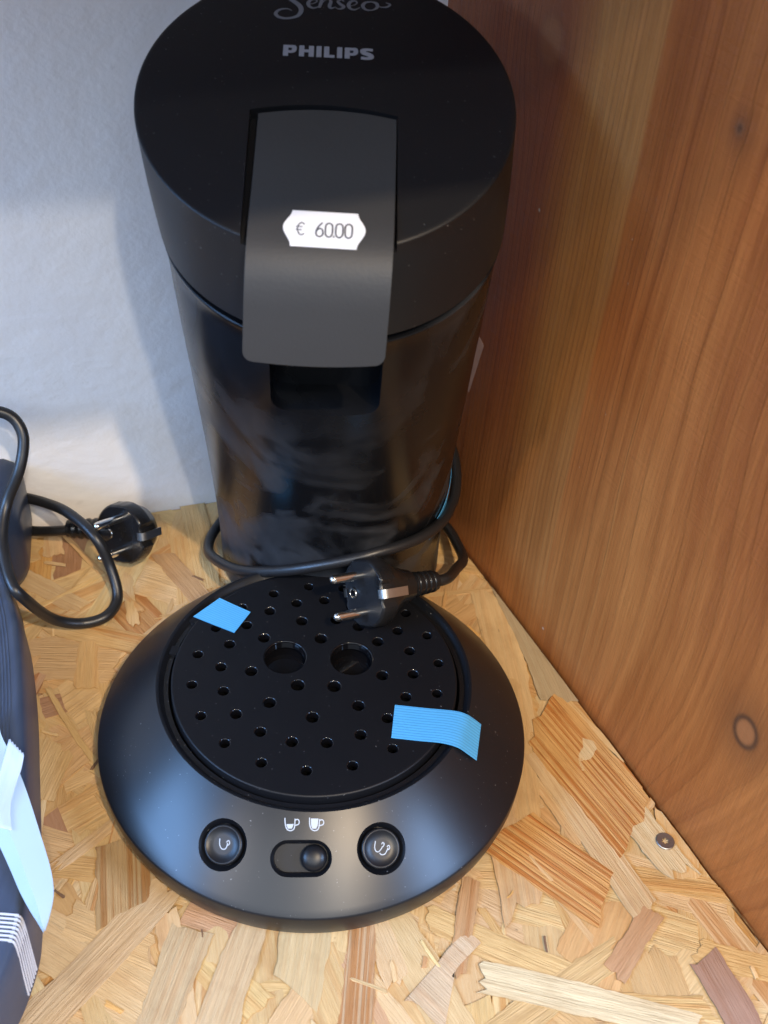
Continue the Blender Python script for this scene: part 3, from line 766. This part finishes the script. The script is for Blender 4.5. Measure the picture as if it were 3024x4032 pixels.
# lettering on the lid ------------------------------------------------
def letter(ch, x, y, h, wd, t):
    u = lambda a, b: (x + a * wd, y + b * h); e = t * 0.5 / wd; eh = t * 0.36 / h
    hb = t * 0.72
    if ch == 'I': return [([u(0, 0), u(0, 1)], t, False)]
    if ch == 'H': return [([u(e, 0), u(e, 1)], t, False), ([u(1 - e, 0), u(1 - e, 1)], t, False), ([u(e, .52), u(1 - e, .52)], hb, False)]
    if ch == 'L': return [([u(e, 0), u(e, 1)], t, False), ([u(e, eh), u(1, eh)], hb, False)]
    if ch == 'P': return [([u(e, 0), u(e, 1)], t, False), ([u(e, 1 - eh), u(.62, 1 - eh), u(1 - e, .83), u(1 - e, .55), u(.62, .28 + eh), u(e, .28 + eh)], [hb, hb, t * .9, t * .9, hb, hb])]
    if ch == 'S': return [([u(.95, 1 - eh * .9), u(.5, 1 - eh * .8), u(.17, .80), u(.24, .60), u(.70, .44), u(.86, .24), u(.55, eh * .8), u(.04, eh * .9)], [hb, hb, t * .95, t, t, t * .95, hb, hb])]
sts = []; x = -0.0182; h = 0.0062; t = 0.00215
for ch in 'PHILIPS':
    wd = {'P': .0056, 'H': .0062, 'I': t, 'L': .0044, 'S': .0054}[ch]
    sts += letter(ch, x + (t / 2 if ch == 'I' else 0), 0.0206, h, wd, t); x += wd + 0.00105
fitx = 0.0361 / (x - 0.00105 + 0.0182)
lm = lambda x, y, dz=0.0: lid_pt((x + 0.0182) * fitx - 0.0182, y, 0.00012 + dz)
strokes_mesh('lettering', sts, lm, M['print_grey'], lid)
mmw = lambda *a: [q * 0.001 for q in a]
def mmp(*p): return [(a * 0.001, b * 0.001) for a, b in p]
script = [
  (mmp((-12.6, 57.0), (-13.2, 59.2), (-15.6, 60.2), (-18.2, 58.8), (-18.2, 56.2), (-15.6, 53.4), (-12.8, 50.6), (-11.9, 47.4), (-13.4, 44.0), (-17.2, 42.4), (-20.8, 43.0), (-22.2, 45.2), (-20.6, 47.5), (-17.6, 48.2), (-15.6, 47.2)), mmw(.3, .5, .8, 1.3, 1.7, 2.0, 2.1, 2.0, 1.5, 1.2, 1.4, 1.5, 1.0, .6, .3)),
  (mmp((-9.0, 51.4), (-6.6, 52.4), (-5.6, 53.8), (-6.6, 54.9), (-8.4, 54.0), (-9.2, 51.8), (-8.2, 49.8), (-6.4, 49.4), (-4.4, 50.8)), mmw(.4, .5, .6, .8, 1.3, 1.6, 1.2, .8, .4)),
  (mmp((-3.6, 55.0), (-4.0, 52.4), (-4.6, 49.6)), mmw(1.1, 1.4, 1.2)),
  (mmp((-4.1, 51.6), (-2.4, 54.4), (-0.7, 55.2), (0.1, 53.8), (-0.4, 51.0), (0.4, 49.7), (2.0, 50.6)), mmw(.4, .5, .9, 1.4, 1.5, 1.0, .4)),
  (mmp((5.6, 54.4), (4.2, 55.2), (3.0, 54.2), (4.0, 52.6), (5.4, 51.2), (4.6, 49.8), (3.0, 49.6), (2.1, 50.5)), mmw(.6, .7, 1.1, 1.4, 1.5, 1.0, .6, .4)),
  (mmp((7.8, 51.6), (10.0, 52.6), (10.9, 54.0), (10.0, 55.1), (8.2, 54.2), (7.4, 52.0), (8.4, 50.0), (10.2, 49.7), (12.2, 51.2)), mmw(.4, .5, .6, .8, 1.3, 1.6, 1.2, .8, .4)),
  (mmp((17.0, 55.2), (14.4, 54.4), (13.3, 52.2), (14.6, 50.1), (17.2, 50.0), (19.2, 51.8), (19.0, 54.2), (17.0, 55.2)), mmw(.7, 1.2, 1.6, 1.1, .7, 1.3, 1.5, .7)),
  (mmp((19.2, 53.2), (21.0, 52.2), (23.4, 52.6), (24.6, 54.2), (22.8, 55.2)), mmw(.4, .6, 1.0, 1.0, .4)),
]
strokes_mesh('lettering', script, lambda x, y, dz=0.0: lid_pt(x, y, 0.00012 + dz), M['print_dim'], lid)

# ------------------------------------------------------------------ price label on the lever
def lever_arc_at_yz(Y):
    best = min(range(len(lpath)), key=lambda i: abs(lpath[i].y - Y)); return larc[best]
SA = lever_arc_at_yz(0.0328); XO = 0.0012
def stick_map(off): return lambda x, l, dz=0.0: to_world(lever_pt(x + XO, SA - l + 0.02 * x, off + dz))
nr, nc = 18, 12; hh = 0.0077
V = []; F = []
for off in (0.00028, 0.00012):
    for i in range(nr + 1):
        l = -hh + 2 * hh * i / nr; X = 0.0121 + 0.0030 * (0.5 + 0.5 * math.cos(math.pi * l / hh))
        for j in range(nc + 1): V.append(stick_map(off)(X * (-1 + 2 * j / nc), l))
n = nc + 1; B = (nr + 1) * n
for i in range(nr):
    for j in range(nc):
        F.append((i * n + j, i * n + j + 1, (i + 1) * n + j + 1, (i + 1) * n + j)); F.append((B + i * n + j, B + (i + 1) * n + j, B + (i + 1) * n + j + 1, B + i * n + j + 1))
lpz = [j for j in range(n)] + [i * n + nc for i in range(1, nr + 1)] + [nr * n + j for j in range(nc - 1, -1, -1)] + [i * n for i in range(nr - 1, 0, -1)]
for q in range(len(lpz)):
    q2 = (q + 1) % len(lpz); F.append((lpz[q], B + lpz[q], B + lpz[q2], lpz[q2]))
label = obj('price_label', V, F, M['label_paper'])
tag(label, 'white price label reading € 60.00 stuck on the lever', 'label')
def digit(ch, x, h=0.0060, wd=0.0026):
    u = lambda a, b: (x + a * wd, (b - 0.5) * h)
    if ch == '0': return [([u(.5, 1), u(.08, .86), u(0, .5), u(.08, .14), u(.5, 0), u(.92, .14), u(1, .5), u(.92, .86), u(.5, 1)], .00062)]
    if ch == '6': return [([u(.85, 1), u(.35, .72), u(.03, .40), u(.10, .10), u(.5, 0), u(.92, .12), u(.97, .36), u(.72, .56), u(.35, .54), u(.08, .40)], .00062)]
    if ch == '.': return [([u(-.05, 0.04), u(.22, .04)], .00070, False)]
sts = digit('6', -0.0030) + digit('0', 0.0004) + digit('.', 0.00335) + digit('0', 0.0042) + digit('0', 0.0076)
sts = sts + [([(-.0073, .0018), (-.0083, .0025), (-.0093, .0018), (-.0098, 0), (-.0093, -.0020), (-.0083, -.0027), (-.0073, -.0021)], .00046),
       ([(-.0104, .0007), (-.0080, .0007)], .00042, False), ([(-.0104, -.0006), (-.0082, -.0006)], .00042, False)]
strokes_mesh('price_print', sts, lambda x, y, dz=0.0: stick_map(0.00034)(x, y - 0.0004, dz), M['ink'], label)

# ------------------------------------------------------------------ blue tapes
def tape_strip(name, rows, label, group=None, sub=5, thick=0.00022):
    """rows: list of (left, right) points along the strip (world)"""
    Lp = catmull([r[0] for r in rows], sub) if len(rows) > 2 else [Vector(rows[0][0]).lerp(Vector(rows[1][0]), i / 6) for i in range(7)]
    Rp = catmull([r[1] for r in rows], sub) if len(rows) > 2 else [Vector(rows[0][1]).lerp(Vector(rows[1][1]), i / 6) for i in range(7)]
    nw = 6; V = []; UV = []; F = []
    top = []
    for i in range(len(Lp)):
        for j in range(nw + 1):
            top.append(Lp[i].lerp(Rp[i], j / nw)); UV.append((i / (len(Lp) - 1), j / nw))
    nn = (Lp[1] - Lp[0]).cross(Rp[0] - Lp[0]).normalized()
    if nn.z < 0: nn = -nn
    V = [p + nn * thick for p in top] + top; UV = UV * 2; n = nw + 1; B = len(top)
    for i in range(len(Lp) - 1):
        for j in range(nw):
            F.append((i * n + j, i * n + j + 1, (i + 1) * n + j + 1, (i + 1) * n + j)); F.append((B + i * n + j, B + (i + 1) * n + j, B + (i + 1) * n + j + 1, B + i * n + j + 1))
    e = len(Lp) - 1
    lp_ = [j for j in range(n)] + [i * n + nw for i in range(1, e + 1)] + [e * n + j for j in range(nw - 1, -1, -1)] + [i * n for i in range(e - 1, 0, -1)]
    for q in range(len(lp_)):
        q2 = (q + 1) % len(lp_); F.append((lp_[q], B + lp_[q], B + lp_[q2], lp_[q2]))
    o = obj(name, V, F, M['tape']); me = o.data
    uvl = me.uv_layers.new(name='UVMap')
    for lp__ in me.loops: uvl.data[lp__.index].uv = UV[lp__.vertex_index]
    bm = bmesh.new(); bm.from_mesh(me); bmesh.ops.recalc_face_normals(bm, faces=bm.faces); bm.to_mesh(me); bm.free()
    return tag(o, label, 'tape', group)
W_ = to_world
tape_strip('tape_strip', [(W_((-.0640, .0534, .0462)), W_((-.0517, .0670, .0462))), (W_((-.0560, .0497, .0459)), W_((-.0450, .0634, .0459))), (W_((-.0421, .0432, .0459)), W_((-.0348, .0578, .0459)))],
           'short blue ribbed tape at the back left edge of the drip tray', 'blue tapes on the coffee machine')
tape_strip('tape_strip', [(W_((.0391, -.0008, .0459)), W_((.0369, -.0203, .0459))), (W_((.054, -.0024, .0459)), W_((.0495, -.0217, .0459))), (W_((.0675, -.0038, .0461)), W_((.0605, -.0229, .0461))),
                          (W_((.0735, -.0052, .0456)), W_((.0680, -.0245, .0452))), (W_((.0775, -.0066, .0437)), W_((.0730, -.0258, .0421))), (W_((.0812, -.0080, .0414)), W_((.0778, -.0270, .0385)))],
           'longer blue ribbed tape bent over the right edge of the drip tray', 'blue tapes on the coffee machine')
rows = []
for k in range(5):
    a = R(-34 + 11 * k); rows.append((W_(body_pt(0.052 + 0.006 * k, a, 0.0009)), W_(body_pt(0.064 + 0.006 * k, a, 0.0009))))
tape_strip('tape_strip', rows, 'narrow blue tape on the right side of the machine body behind the cord', 'blue tapes on the coffee machine', thick=0.0002)

# small paper tag sticking out on the right side
tp = [Vector(p) for p in ((.0680, .108, .196), (.0755, .106, .184), (.0718, .109, .154), (.0668, .112, .165))]
mb = MB(); mb.loft([[W_(p) for p in tp], [W_(p + Vector((0.0001, 0.0005, 0))) for p in tp]])
pt = mb.build('paper_tag', simple('pinkish_paper', (0.16, 0.105, 0.10), 0.6, bump=(300, 0.3, 0.001)), smooth=False)
tag(pt, 'small pinkish paper tag sticking out from the right side of the body', 'tag')

# ------------------------------------------------------------------ cord and plugs
CR = 0.0031
def push_out(p, margin):
    c, a, b, t = body_sec(max(p.z, 0)); dx = p.x - c.x; dy = p.y - c.y
    f = math.sqrt((dx / (a + margin)) ** 2 + (dy / (b + margin)) ** 2)
    if f < 1: return Vector((c.x + dx / f, c.y + dy / f, p.z))
    return p
def tapered_tube(name, path, rad, mat, parent, n=16):
    mb = MB(); mb.loft(tube_rings(path, rad, n)); return mb.build(name, mat, parent)

def make_plug(parent_or_none, O, nv, pv, mat_in_world, tail=None, name='plug'):
    """O face centre, nv direction of the pins, pv direction between the pins. tail: None = straight back, else direction"""
    nv = nv.normalized(); pv = (pv - nv * pv.dot(nv)).normalized(); mv = nv.cross(pv).normalized()
    rs = []; n = 64
    prof = [(-0.0002, 0.0160), (0.0, 0.0172), (-0.0006, 0.0181), (-0.0015, 0.0184), (-0.0085, 0.0186), (-0.0100, 0.0178), (-0.0135, 0.0150), (-0.0180, 0.0120), (-0.0240, 0.0098), (-0.0290, 0.0085), (-0.0300, 0.0070)]
    if tail is not None: prof = prof[:6] + [(-0.0130, 0.0160), (-0.0180, 0.0135), (-0.0205, 0.0100), (-0.0215, 0.0040)]
    for d, r in [(-0.0002, 0.004), (-0.0002, 0.0120)] + prof:
        rg = []
        for i in range(n):
            a = 2 * math.pi * i / n; rr = r
            k = abs(math.cos(a))                                   # guide flats at the clip sides
            if k > 0.955 and -0.0120 < d: rr = r * (0.90 if r > 0.015 else 1)
            s = abs(math.sin(a))
            if s > 0.975 and -0.009 < d < 0.001 and r > 0.015: rr = r * 0.965
            rg.append(O + nv * d + mv * (rr * math.cos(a)) + pv * (rr * math.sin(a)))
        rs.append(rg)
    mb = MB(); mb.loft(rs)
    if tail is None:
        path = [O + nv * d for d in (-0.0280, -0.0330, -0.0400, -0.0440)]
        pts = []; steps = 40
        rr = lambda t: 0.0066 - 0.0014 * t + (0.0006 if int(t * 11) % 2 and 0.15 < t < 0.92 else 0)
        pth = [O + nv * (-0.028 - 0.020 * i / steps) for i in range(steps + 1)]
        mb.loft(tube_rings(pth, rr, 20)); end = pth[-1]
        # hand grip behind the face
        g = [O + nv * d for d in (-0.008, -0.014, -0.022, -0.029)]
        mb.loft([[g[i] + mv * (w_ * math.cos(2 * math.pi * k / 24)) + pv * (h_ * math.sin(2 * math.pi * k / 24)) for k in range(24)] for i, (w_, h_) in enumerate(((0.0170, 0.0150), (0.0140, 0.0115), (0.0095, 0.0090), (0.0078, 0.0078)))])
    else:
        td = tail.normalized(); st0 = O + nv * -0.0120
        steps = 40
        rr = lambda t: (0.0085 if t < 0.25 else 0.0066 - 0.0014 * t) + (0.0006 if int(t * 13) % 2 and 0.35 < t < 0.95 else 0)
        pth = [st0 + td * (0.010 + 0.030 * i / steps) for i in range(steps + 1)]
        mb.loft(tube_rings(pth, rr, 20)); end = pth[-1]
    pl = mb.build(name, M['plug'], parent_or_none, sharp=40)
    bm = bmesh.new(); bm.from_mesh(pl.data); bmesh.ops.recalc_face_normals(bm, faces=bm.faces); bm.to_mesh(pl.data); bm.free()
    for sg in (-1, 1):
        o = O + pv * (0.0095 * sg)
        path = [(-0.001, 0.0024), (0.0165, 0.0024), (0.0176, 0.0022), (0.0185, 0.0016), (0.0190, 0.0007), (0.01915, 0.0001)]
        mb = MB(); mb.loft([[o + nv * d + mv * (r * math.cos(2 * math.pi * k / 24)) + pv * (r * math.sin(2 * math.pi * k / 24)) for k in range(24)] for d, r in path])
        mb.build('pin', M['chrome'], pl)
    for sg in (-1, 1):
        c0 = O + mv * (0.0168 * sg); hw_ = 0.0023
        prof2 = [(-0.0150, 0.0010 + 0.0006), (-0.0090, 0.0016), (-0.0030, 0.0014), (-0.0004, 0.0008), (0.0006, -0.0006), (0.0004, -0.0030)]
        mb = MB(); mb.loft([[c0 + nv * d + mv * (sg * (h_ + e)) + pv * (q * hw_) for q, e in ((-1, 0), (1, 0), (1, 0.0005), (-1, 0.0005))] for d, h_ in prof2])
        o = mb.build('earth_clip', M['clip'], pl, sharp=60)
    hc = O - mv * 0.0085 + nv * 0.0001
    mb = MB(); mb.loft([[hc + nv * d + mv * (r * math.cos(2 * math.pi * k / 28)) + pv * (r * math.sin(2 * math.pi * k / 28)) for k in range(28)] for d, r in ((-0.006, 0.0018), (0.0002, 0.0020), (0.0006, 0.0022), (0.0006, 0.0028), (0.0001, 0.0031))], True, False)
    mb.build('earth_socket', M['chrome'], pl, sharp=40)
    mb = MB(); mb.loft([[hc + nv * d + mv * (r * math.cos(2 * math.pi * k / 20)) + pv * (r * math.sin(2 * math.pi * k / 20)) for k in range(20)] for d, r in ((0.0003, 0.0017), (0.0004, 0.0016))])
    mb.build('socket_hole', M['gloss'], pl)
    # raised rating marks on the face
    st = []
    for a, b, c, d in ((-.6, 3.2, 1.4, 3.2), (-.6, 2.4, .6, 2.4), (-.6, -3.0, 1.6, -3.0), (-.6, -4.0, 1.0, -4.0), (1.9, -2.0, 1.9, 2.0), (2.7, -1.4, 2.7, 1.6), (3.6, -4.6, 5.6, -4.6), (5.6, -4.6, 5.6, -2.4), (5.6, -2.4, 3.6, -2.4), (3.6, -2.4, 3.6, -4.6)):
        st.append(([(a * .001, b * .001), (c * .001, d * .001)], 0.00022, False))
    strokes_mesh('rating_marks', st, lambda x, y, dz=0.0: O + mv * x + pv * y + nv * (0.00012 + dz), M['emboss'], pl)
    return pl, end, nv

n1 = to_mach(AX_R * -0.80 + AX_D * 0.10 - AX_F * 0.59)
p1 = to_mach(AX_D * 1.0 + AX_R * 0.06)
O1 = to_mach((0.0190, 0.0590, 0.0625))
plug, tail_end, nv1 = make_plug(mach, O1, n1, p1, False)
cpts = [(.020, .2150, .078), (.055, .200, .074), (.0740, .178, .068), (.0775, .152, .0635), (.0700, .128, .0615), (.0521, .100, .0675), (.0267, .0830, .0700), (.0002, .0800, .0612), (-.022, .0850, .0495),
        (-.0436, .0990, .0350), (-.0590, .1200, .0215), (-.0665, .1400, .0110), (-.0645, .1620, .0065), (-.0500, .1900, .0060), (-.0200, .2120, .0060), (.020, .2140, .0060), (.055, .1980, .0062),
        (.0765, .1700, .0090), (.0835, .1430, .0150), (.0840, .1260, .0215), (.0780, .1090, .0310)]
pp = [push_out(Vector(p), CR + 0.0002) for p in cpts] + [tail_end - nv1 * 0.008 * 1.0, tail_end + nv1 * 0.004]
path = catmull(pp, 10)
path = [push_out(p, CR + 0.0001) for p in path]
tapered_tube('power_cord', path, CR, M['rubber'], mach)

# ------------------------------------------------------------------ neighbouring appliance on the left
NB = [(-.1990, .0900), (-.1860, .0880), (-.1736, .0800), (-.1664, .0661), (-.1559, .0440), (-.1431, .0093), (-.1322, -.0260), (-.1222, -.0587), (-.1140, -.0850), (-.1085, -.1060), (-.1061, -.1217), (-.1075, -.1431), (-.1130, -.1580), (-.1240, -.1700), (-.1420, -.1780), (-.1800, -.1800)]
nbr = empty('neighbouring_appliance', (-0.20, -0.02, 0))
tag(nbr, 'dark ribbed appliance cut off by the left edge, with pale bars over its front', 'appliance')
NO = Vector((-0.20, -0.02, 0))
edge = catmull([(x, y, 0) for x, y in NB], 6)
def nring(z, inset):
    cen = Vector((-0.26, -0.04, 0)); out = []
    pts = edge + [Vector((-0.30, -0.18, 0)), Vector((-0.34, -0.10, 0)), Vector((-0.34, 0.05, 0)), Vector((-0.30, 0.09, 0))]
    for i, p in enumerate(pts):
        a = pts[i - 1]; b = pts[(i + 1) % len(pts)]; t = (b - a).normalized(); nin = Vector((t.y, -t.x, 0))
        if nin.dot(cen - p) < 0: nin = -nin
        q = p + nin * inset; out.append(Vector((q.x, q.y, z)) - NO)
    return out
M['dark_case'] = plastic('blue_lit_case', (0.020, 0.030, 0.055), 0.30, 0.42, 900, 0.01)  # black case, with the blue side light put into its colour
def case_mat():
    a = NT('ribbed_case'); g = a.n('TexCoord').outputs['Object']
    n1 = a.noise(a.map(g, (260, 22, 60)), 1.0, 3)
    a.p(Base_Color=a.mixc(n1, (0.030, 0.045, 0.080, 1), (0.055, 0.075, 0.120, 1)), Roughness=0.42); a.bump(n1, 0.15, 0.0006)  # same blue light painted into the ribbed case tones
    return a.m
M['case_side'] = case_mat()
mb = MB(); mb.loft([nring(0.0, 0.0015), nring(0.003, 0.0002), nring(0.030, 0.0016), nring(0.0365, 0.0026), nring(0.0385, 0.0040), nring(0.0392, 0.0062)])
nbase = mb.build('appliance_base', M['case_side'], nbr, sharp=60); nbase.data.flip_normals()
# ribs along the top of the base
for k in range(36):
    off = 0.0085 + 0.0016 * k
    pts = []
    for i in range(14, 48, 3):
        a = edge[i - 1]; b = edge[i + 1]; t = (b - a).normalized(); nin = Vector((t.y, -t.x, 0))
        if nin.x > 0: nin = -nin
        pts.append(edge[i] + nin * off + Vector((0, 0, 0.0392)) - NO)
    mb = MB(); mb.loft(tube_rings(pts, 0.00046, 6)); mb.build('rib', M['case_side'], nbr)
# upright rear body with a rounded foot
mb = MB(); rs = []
for z, ins in ((0.0, 0.012), (0.0015, 0.007), (0.005, 0.003), (0.010, 0.0008), (0.016, 0.0), (0.045, 0.0), (0.053, 0.002), (0.057, 0.006), (0.058, 0.012)):
    x0, x1, y0, y1, r = -0.33 + ins, -0.1715 - ins, 0.092 + ins, 0.165 - ins, max(0.020 - ins * 0.6, 0.004); rg = []
    for cx, cy, a0 in ((x1 - r, y1 - r, 0), (x0 + r, y1 - r, 90), (x0 + r, y0 + r, 180), (x1 - r, y0 + r, 270)):
        for i in range(9):
            a = R(a0 + i * 90 / 8); rg.append(Vector((cx + r * math.cos(a), cy + r * math.sin(a), z)) - NO)
    rs.append(rg)
# lean the plan so its side follows the room
def turn(p):
    q = p + NO - Vector((-0.1715, 0.105, 0)); a = R(14); return Vector((q.x * math.cos(a) - q.y * math.sin(a), q.x * math.sin(a) + q.y * math.cos(a), q.z)) + Vector((-0.1735, 0.105, 0)) - NO
mb.loft([[turn(p) for p in rg] for rg in rs]); mb.build('rear_housing', M['dark_case'], nbr)
# pale bars wrapping over the top and down the right flank
M['bar'] = simple('pale_bar_metal', (0.62, 0.64, 0.70), 0.35, 0.3)
def edge_x(y):
    b = min(edge, key=lambda p: abs(p.y - y) + (10 if p.x < -0.16 else 0)); return b.x
for k in range(7):
    y = -0.1160 - 0.0018 * k
    pts = [Vector((-0.20, y, 0.0398)), Vector((edge_x(y) - 0.0120, y, 0.0398)), Vector((edge_x(y) - 0.0052, y - 0.0002, 0.0394)), Vector((edge_x(y) - 0.0026, y - 0.0006, 0.0372)), Vector((edge_x(y - 0.004) - 0.0013, y - 0.0036, 0.022)), Vector((edge_x(y - 0.007) - 0.0002, y - 0.0066, 0.006))]
    mb = MB(); mb.loft(tube_rings(catmull([p - NO for p in pts], 6), 0.00055, 8)); mb.build('bar', M['bar'], nbr)

# white folded card over the appliance base, blue side light put into its colour
def card():
    zc = 0.0455
    outer = [(-.1500, -.0150, .044), (-.1431, -.0310, .0445), (-.1323, -.0455, .045), (-.1217, -.0618, zc), (-.1080, -.0855, zc), (-.1009, -.0985, zc), (-.0971, -.1087, zc), (-.0962, -.1180, zc), (-.0963, -.1245, zc)]
    crease = [(-.1560, -.0320, .0455), (-.1490, -.0450, .046), (-.1400, -.0590, .0465), (-.1300, -.0735, .0475), (-.1180, -.0900, .0478), (-.1100, -.1025, .0478), (-.1040, -.1115, .0475), (-.1002, -.1181, .047), (-.0972, -.1236, .0462)]
    inner = [(-.1600, -.0400, .0410), (-.1520, -.0530, .0410), (-.1430, -.0660, .0412), (-.1320, -.0800, .0415), (-.1200, -.0960, .0418), (-.1125, -.1065, .0420), (-.1060, -.1145, .0425), (-.1010, -.1200, .0432), (-.0968, -.1250, .0445)]
    A, Bc, D = (catmull(q, 4) for q in (outer, crease, inner))
    n_ = len(A); mb = MB(); rs = []
    for i in range(n_):
        mid1 = A[i].lerp(Bc[i], 0.5) + Vector((0, 0, 0.0002))
        rs.append([A[i], mid1, Bc[i], D[i], D[i] - Vector((0, 0, 0.0007)), Bc[i] - Vector((0, 0, 0.0009)), mid1 - Vector((0, 0, 0.0009)), A[i] - Vector((0, 0, 0.0007))])
    mb.loft(rs); o = mb.build('folded_card', simple('blue_lit_card', (0.42, 0.56, 0.68), 0.38, bump=(500, 0.04, 0.0003)), sharp=18)
    bm = bmesh.new(); bm.from_mesh(o.data); bmesh.ops.recalc_face_normals(bm, faces=bm.faces); bm.to_mesh(o.data); bm.free()
    return tag(o, 'white folded card, blue light painted into its colour, lying over the appliance at the left edge', 'card')
card()
# clear tape with a toothed end on the card
def clear_tape():
    a = NT('clear_tape'); uvm = a.n('TexCoord').outputs['Object']
    n1 = a.noise(a.map(uvm, (300, 40, 40)), 1.0, 3)
    a.p(Base_Color=(0.60, 0.70, 0.84, 1), Roughness=0.25, Alpha=a.n('MapRange', {0: n1, 3: 0.45, 4: 0.75}).outputs[0])
    a.bump(n1, 0.3, 0.0005)
    lf = catmull([(-.1290, -.0820, .0490), (-.1335, -.0700, .0488), (-.1350, -.0600, .0488), (-.1355, -.0500, .0500), (-.1352, -.0400, .0530)], 6)
    rt = catmull([(-.1215, -.0830, .0486), (-.1255, -.0710, .0484), (-.1265, -.0600, .0484), (-.1262, -.0530, .0496), (-.1262, -.0475, .0522)], 6)
    nw = 12; V = []; F = []
    for i in range(len(lf)):
        for j in range(nw + 1):
            p = lf[i].lerp(rt[i], j / nw)
            if i == len(lf) - 1 and j % 2: p = p + (lf[-1] - lf[-2]) * 0.55
            V.append(p)
    n = nw + 1
    for i in range(len(lf) - 1):
        for j in range(nw): F.append((i * n + j, i * n + j + 1, (i + 1) * n + j + 1, (i + 1) * n + j))
    o = obj('clear_tape', V, F, a.m); md = o.modifiers.new('thickness', 'SOLIDIFY'); md.thickness = 0.00012
    return tag(o, 'clear adhesive tape with toothed end stuck on the pale card', 'tape')
clear_tape()

# loose cable with a second plug, on the floor behind the appliance
n2 = AX_R * -0.49 + AX_D * 0.24 - AX_F * 0.84
p2 = AX_D * 0.95 + AX_R * 0.04 + AX_F * 0.20
loose = empty('loose_power_cable', (-0.13, 0.12, 0))
tag(loose, 'loose black power cable with angled plug lying on the board by the white wall', 'power cable')
O2 = Vector((-0.1265, 0.1290, 0.0230)) - Vector((-0.13, 0.12, 0))
pl2, e2, _ = make_plug(loose, O2, n2, p2, True, tail=Vector((-1.0, 0.02, -0.10)))
LO = Vector((-0.13, 0.12, 0))
t1 = [e2 + Vector((0.006, 0, 0.0005)), e2 + Vector((-0.008, 0, -0.003)), Vector((-0.1872, 0.1440, 0.006)) - LO, Vector((-0.215, 0.146, 0.006)) - LO, Vector((-0.25, 0.16, 0.006)) - LO]
tapered_tube('cable', catmull(t1, 10), 0.0031, M['rubber'], loose)
def along(pxs):     # points given as (x, y, z) in the room
    return [Vector(p) - LO for p in pxs]
t2 = along([(-.235, .165, .030), (-0.2090, 0.1465, 0.0300), (-0.1901, 0.1475, 0.0300), (-0.1716, 0.1415, 0.0320), (-0.1543, 0.1297, 0.0360), (-0.1361, 0.1144, 0.0340), (-0.1274, 0.1071, 0.0180), (-0.1217, 0.0953, 0.0060), (-0.1257, 0.0820, 0.0036), (-0.1392, 0.0753, 0.0036), (-0.1515, 0.0687, 0.0140), (-0.1585, 0.0560, 0.0430), (-0.1642, 0.0589, 0.0500), (-0.1719, 0.0737, 0.0550), (-0.1756, 0.0859, 0.0610), (-0.1754, 0.0990, 0.0700), (-0.1691, 0.1070, 0.0850), (-0.1672, 0.1145, 0.0950), (-0.1680, 0.1194, 0.1020), (-0.1725, 0.1231, 0.1080), (-0.1792, 0.1231, 0.1120), (-0.1915, 0.1200, 0.1150), (-.212, .117, .108), (-.226, .118, .088), (-.229, .120, .066), (-.229, .121, .050)])
tapered_tube('cable', catmull(t2, 10), 0.0031, M['rubber'], loose)
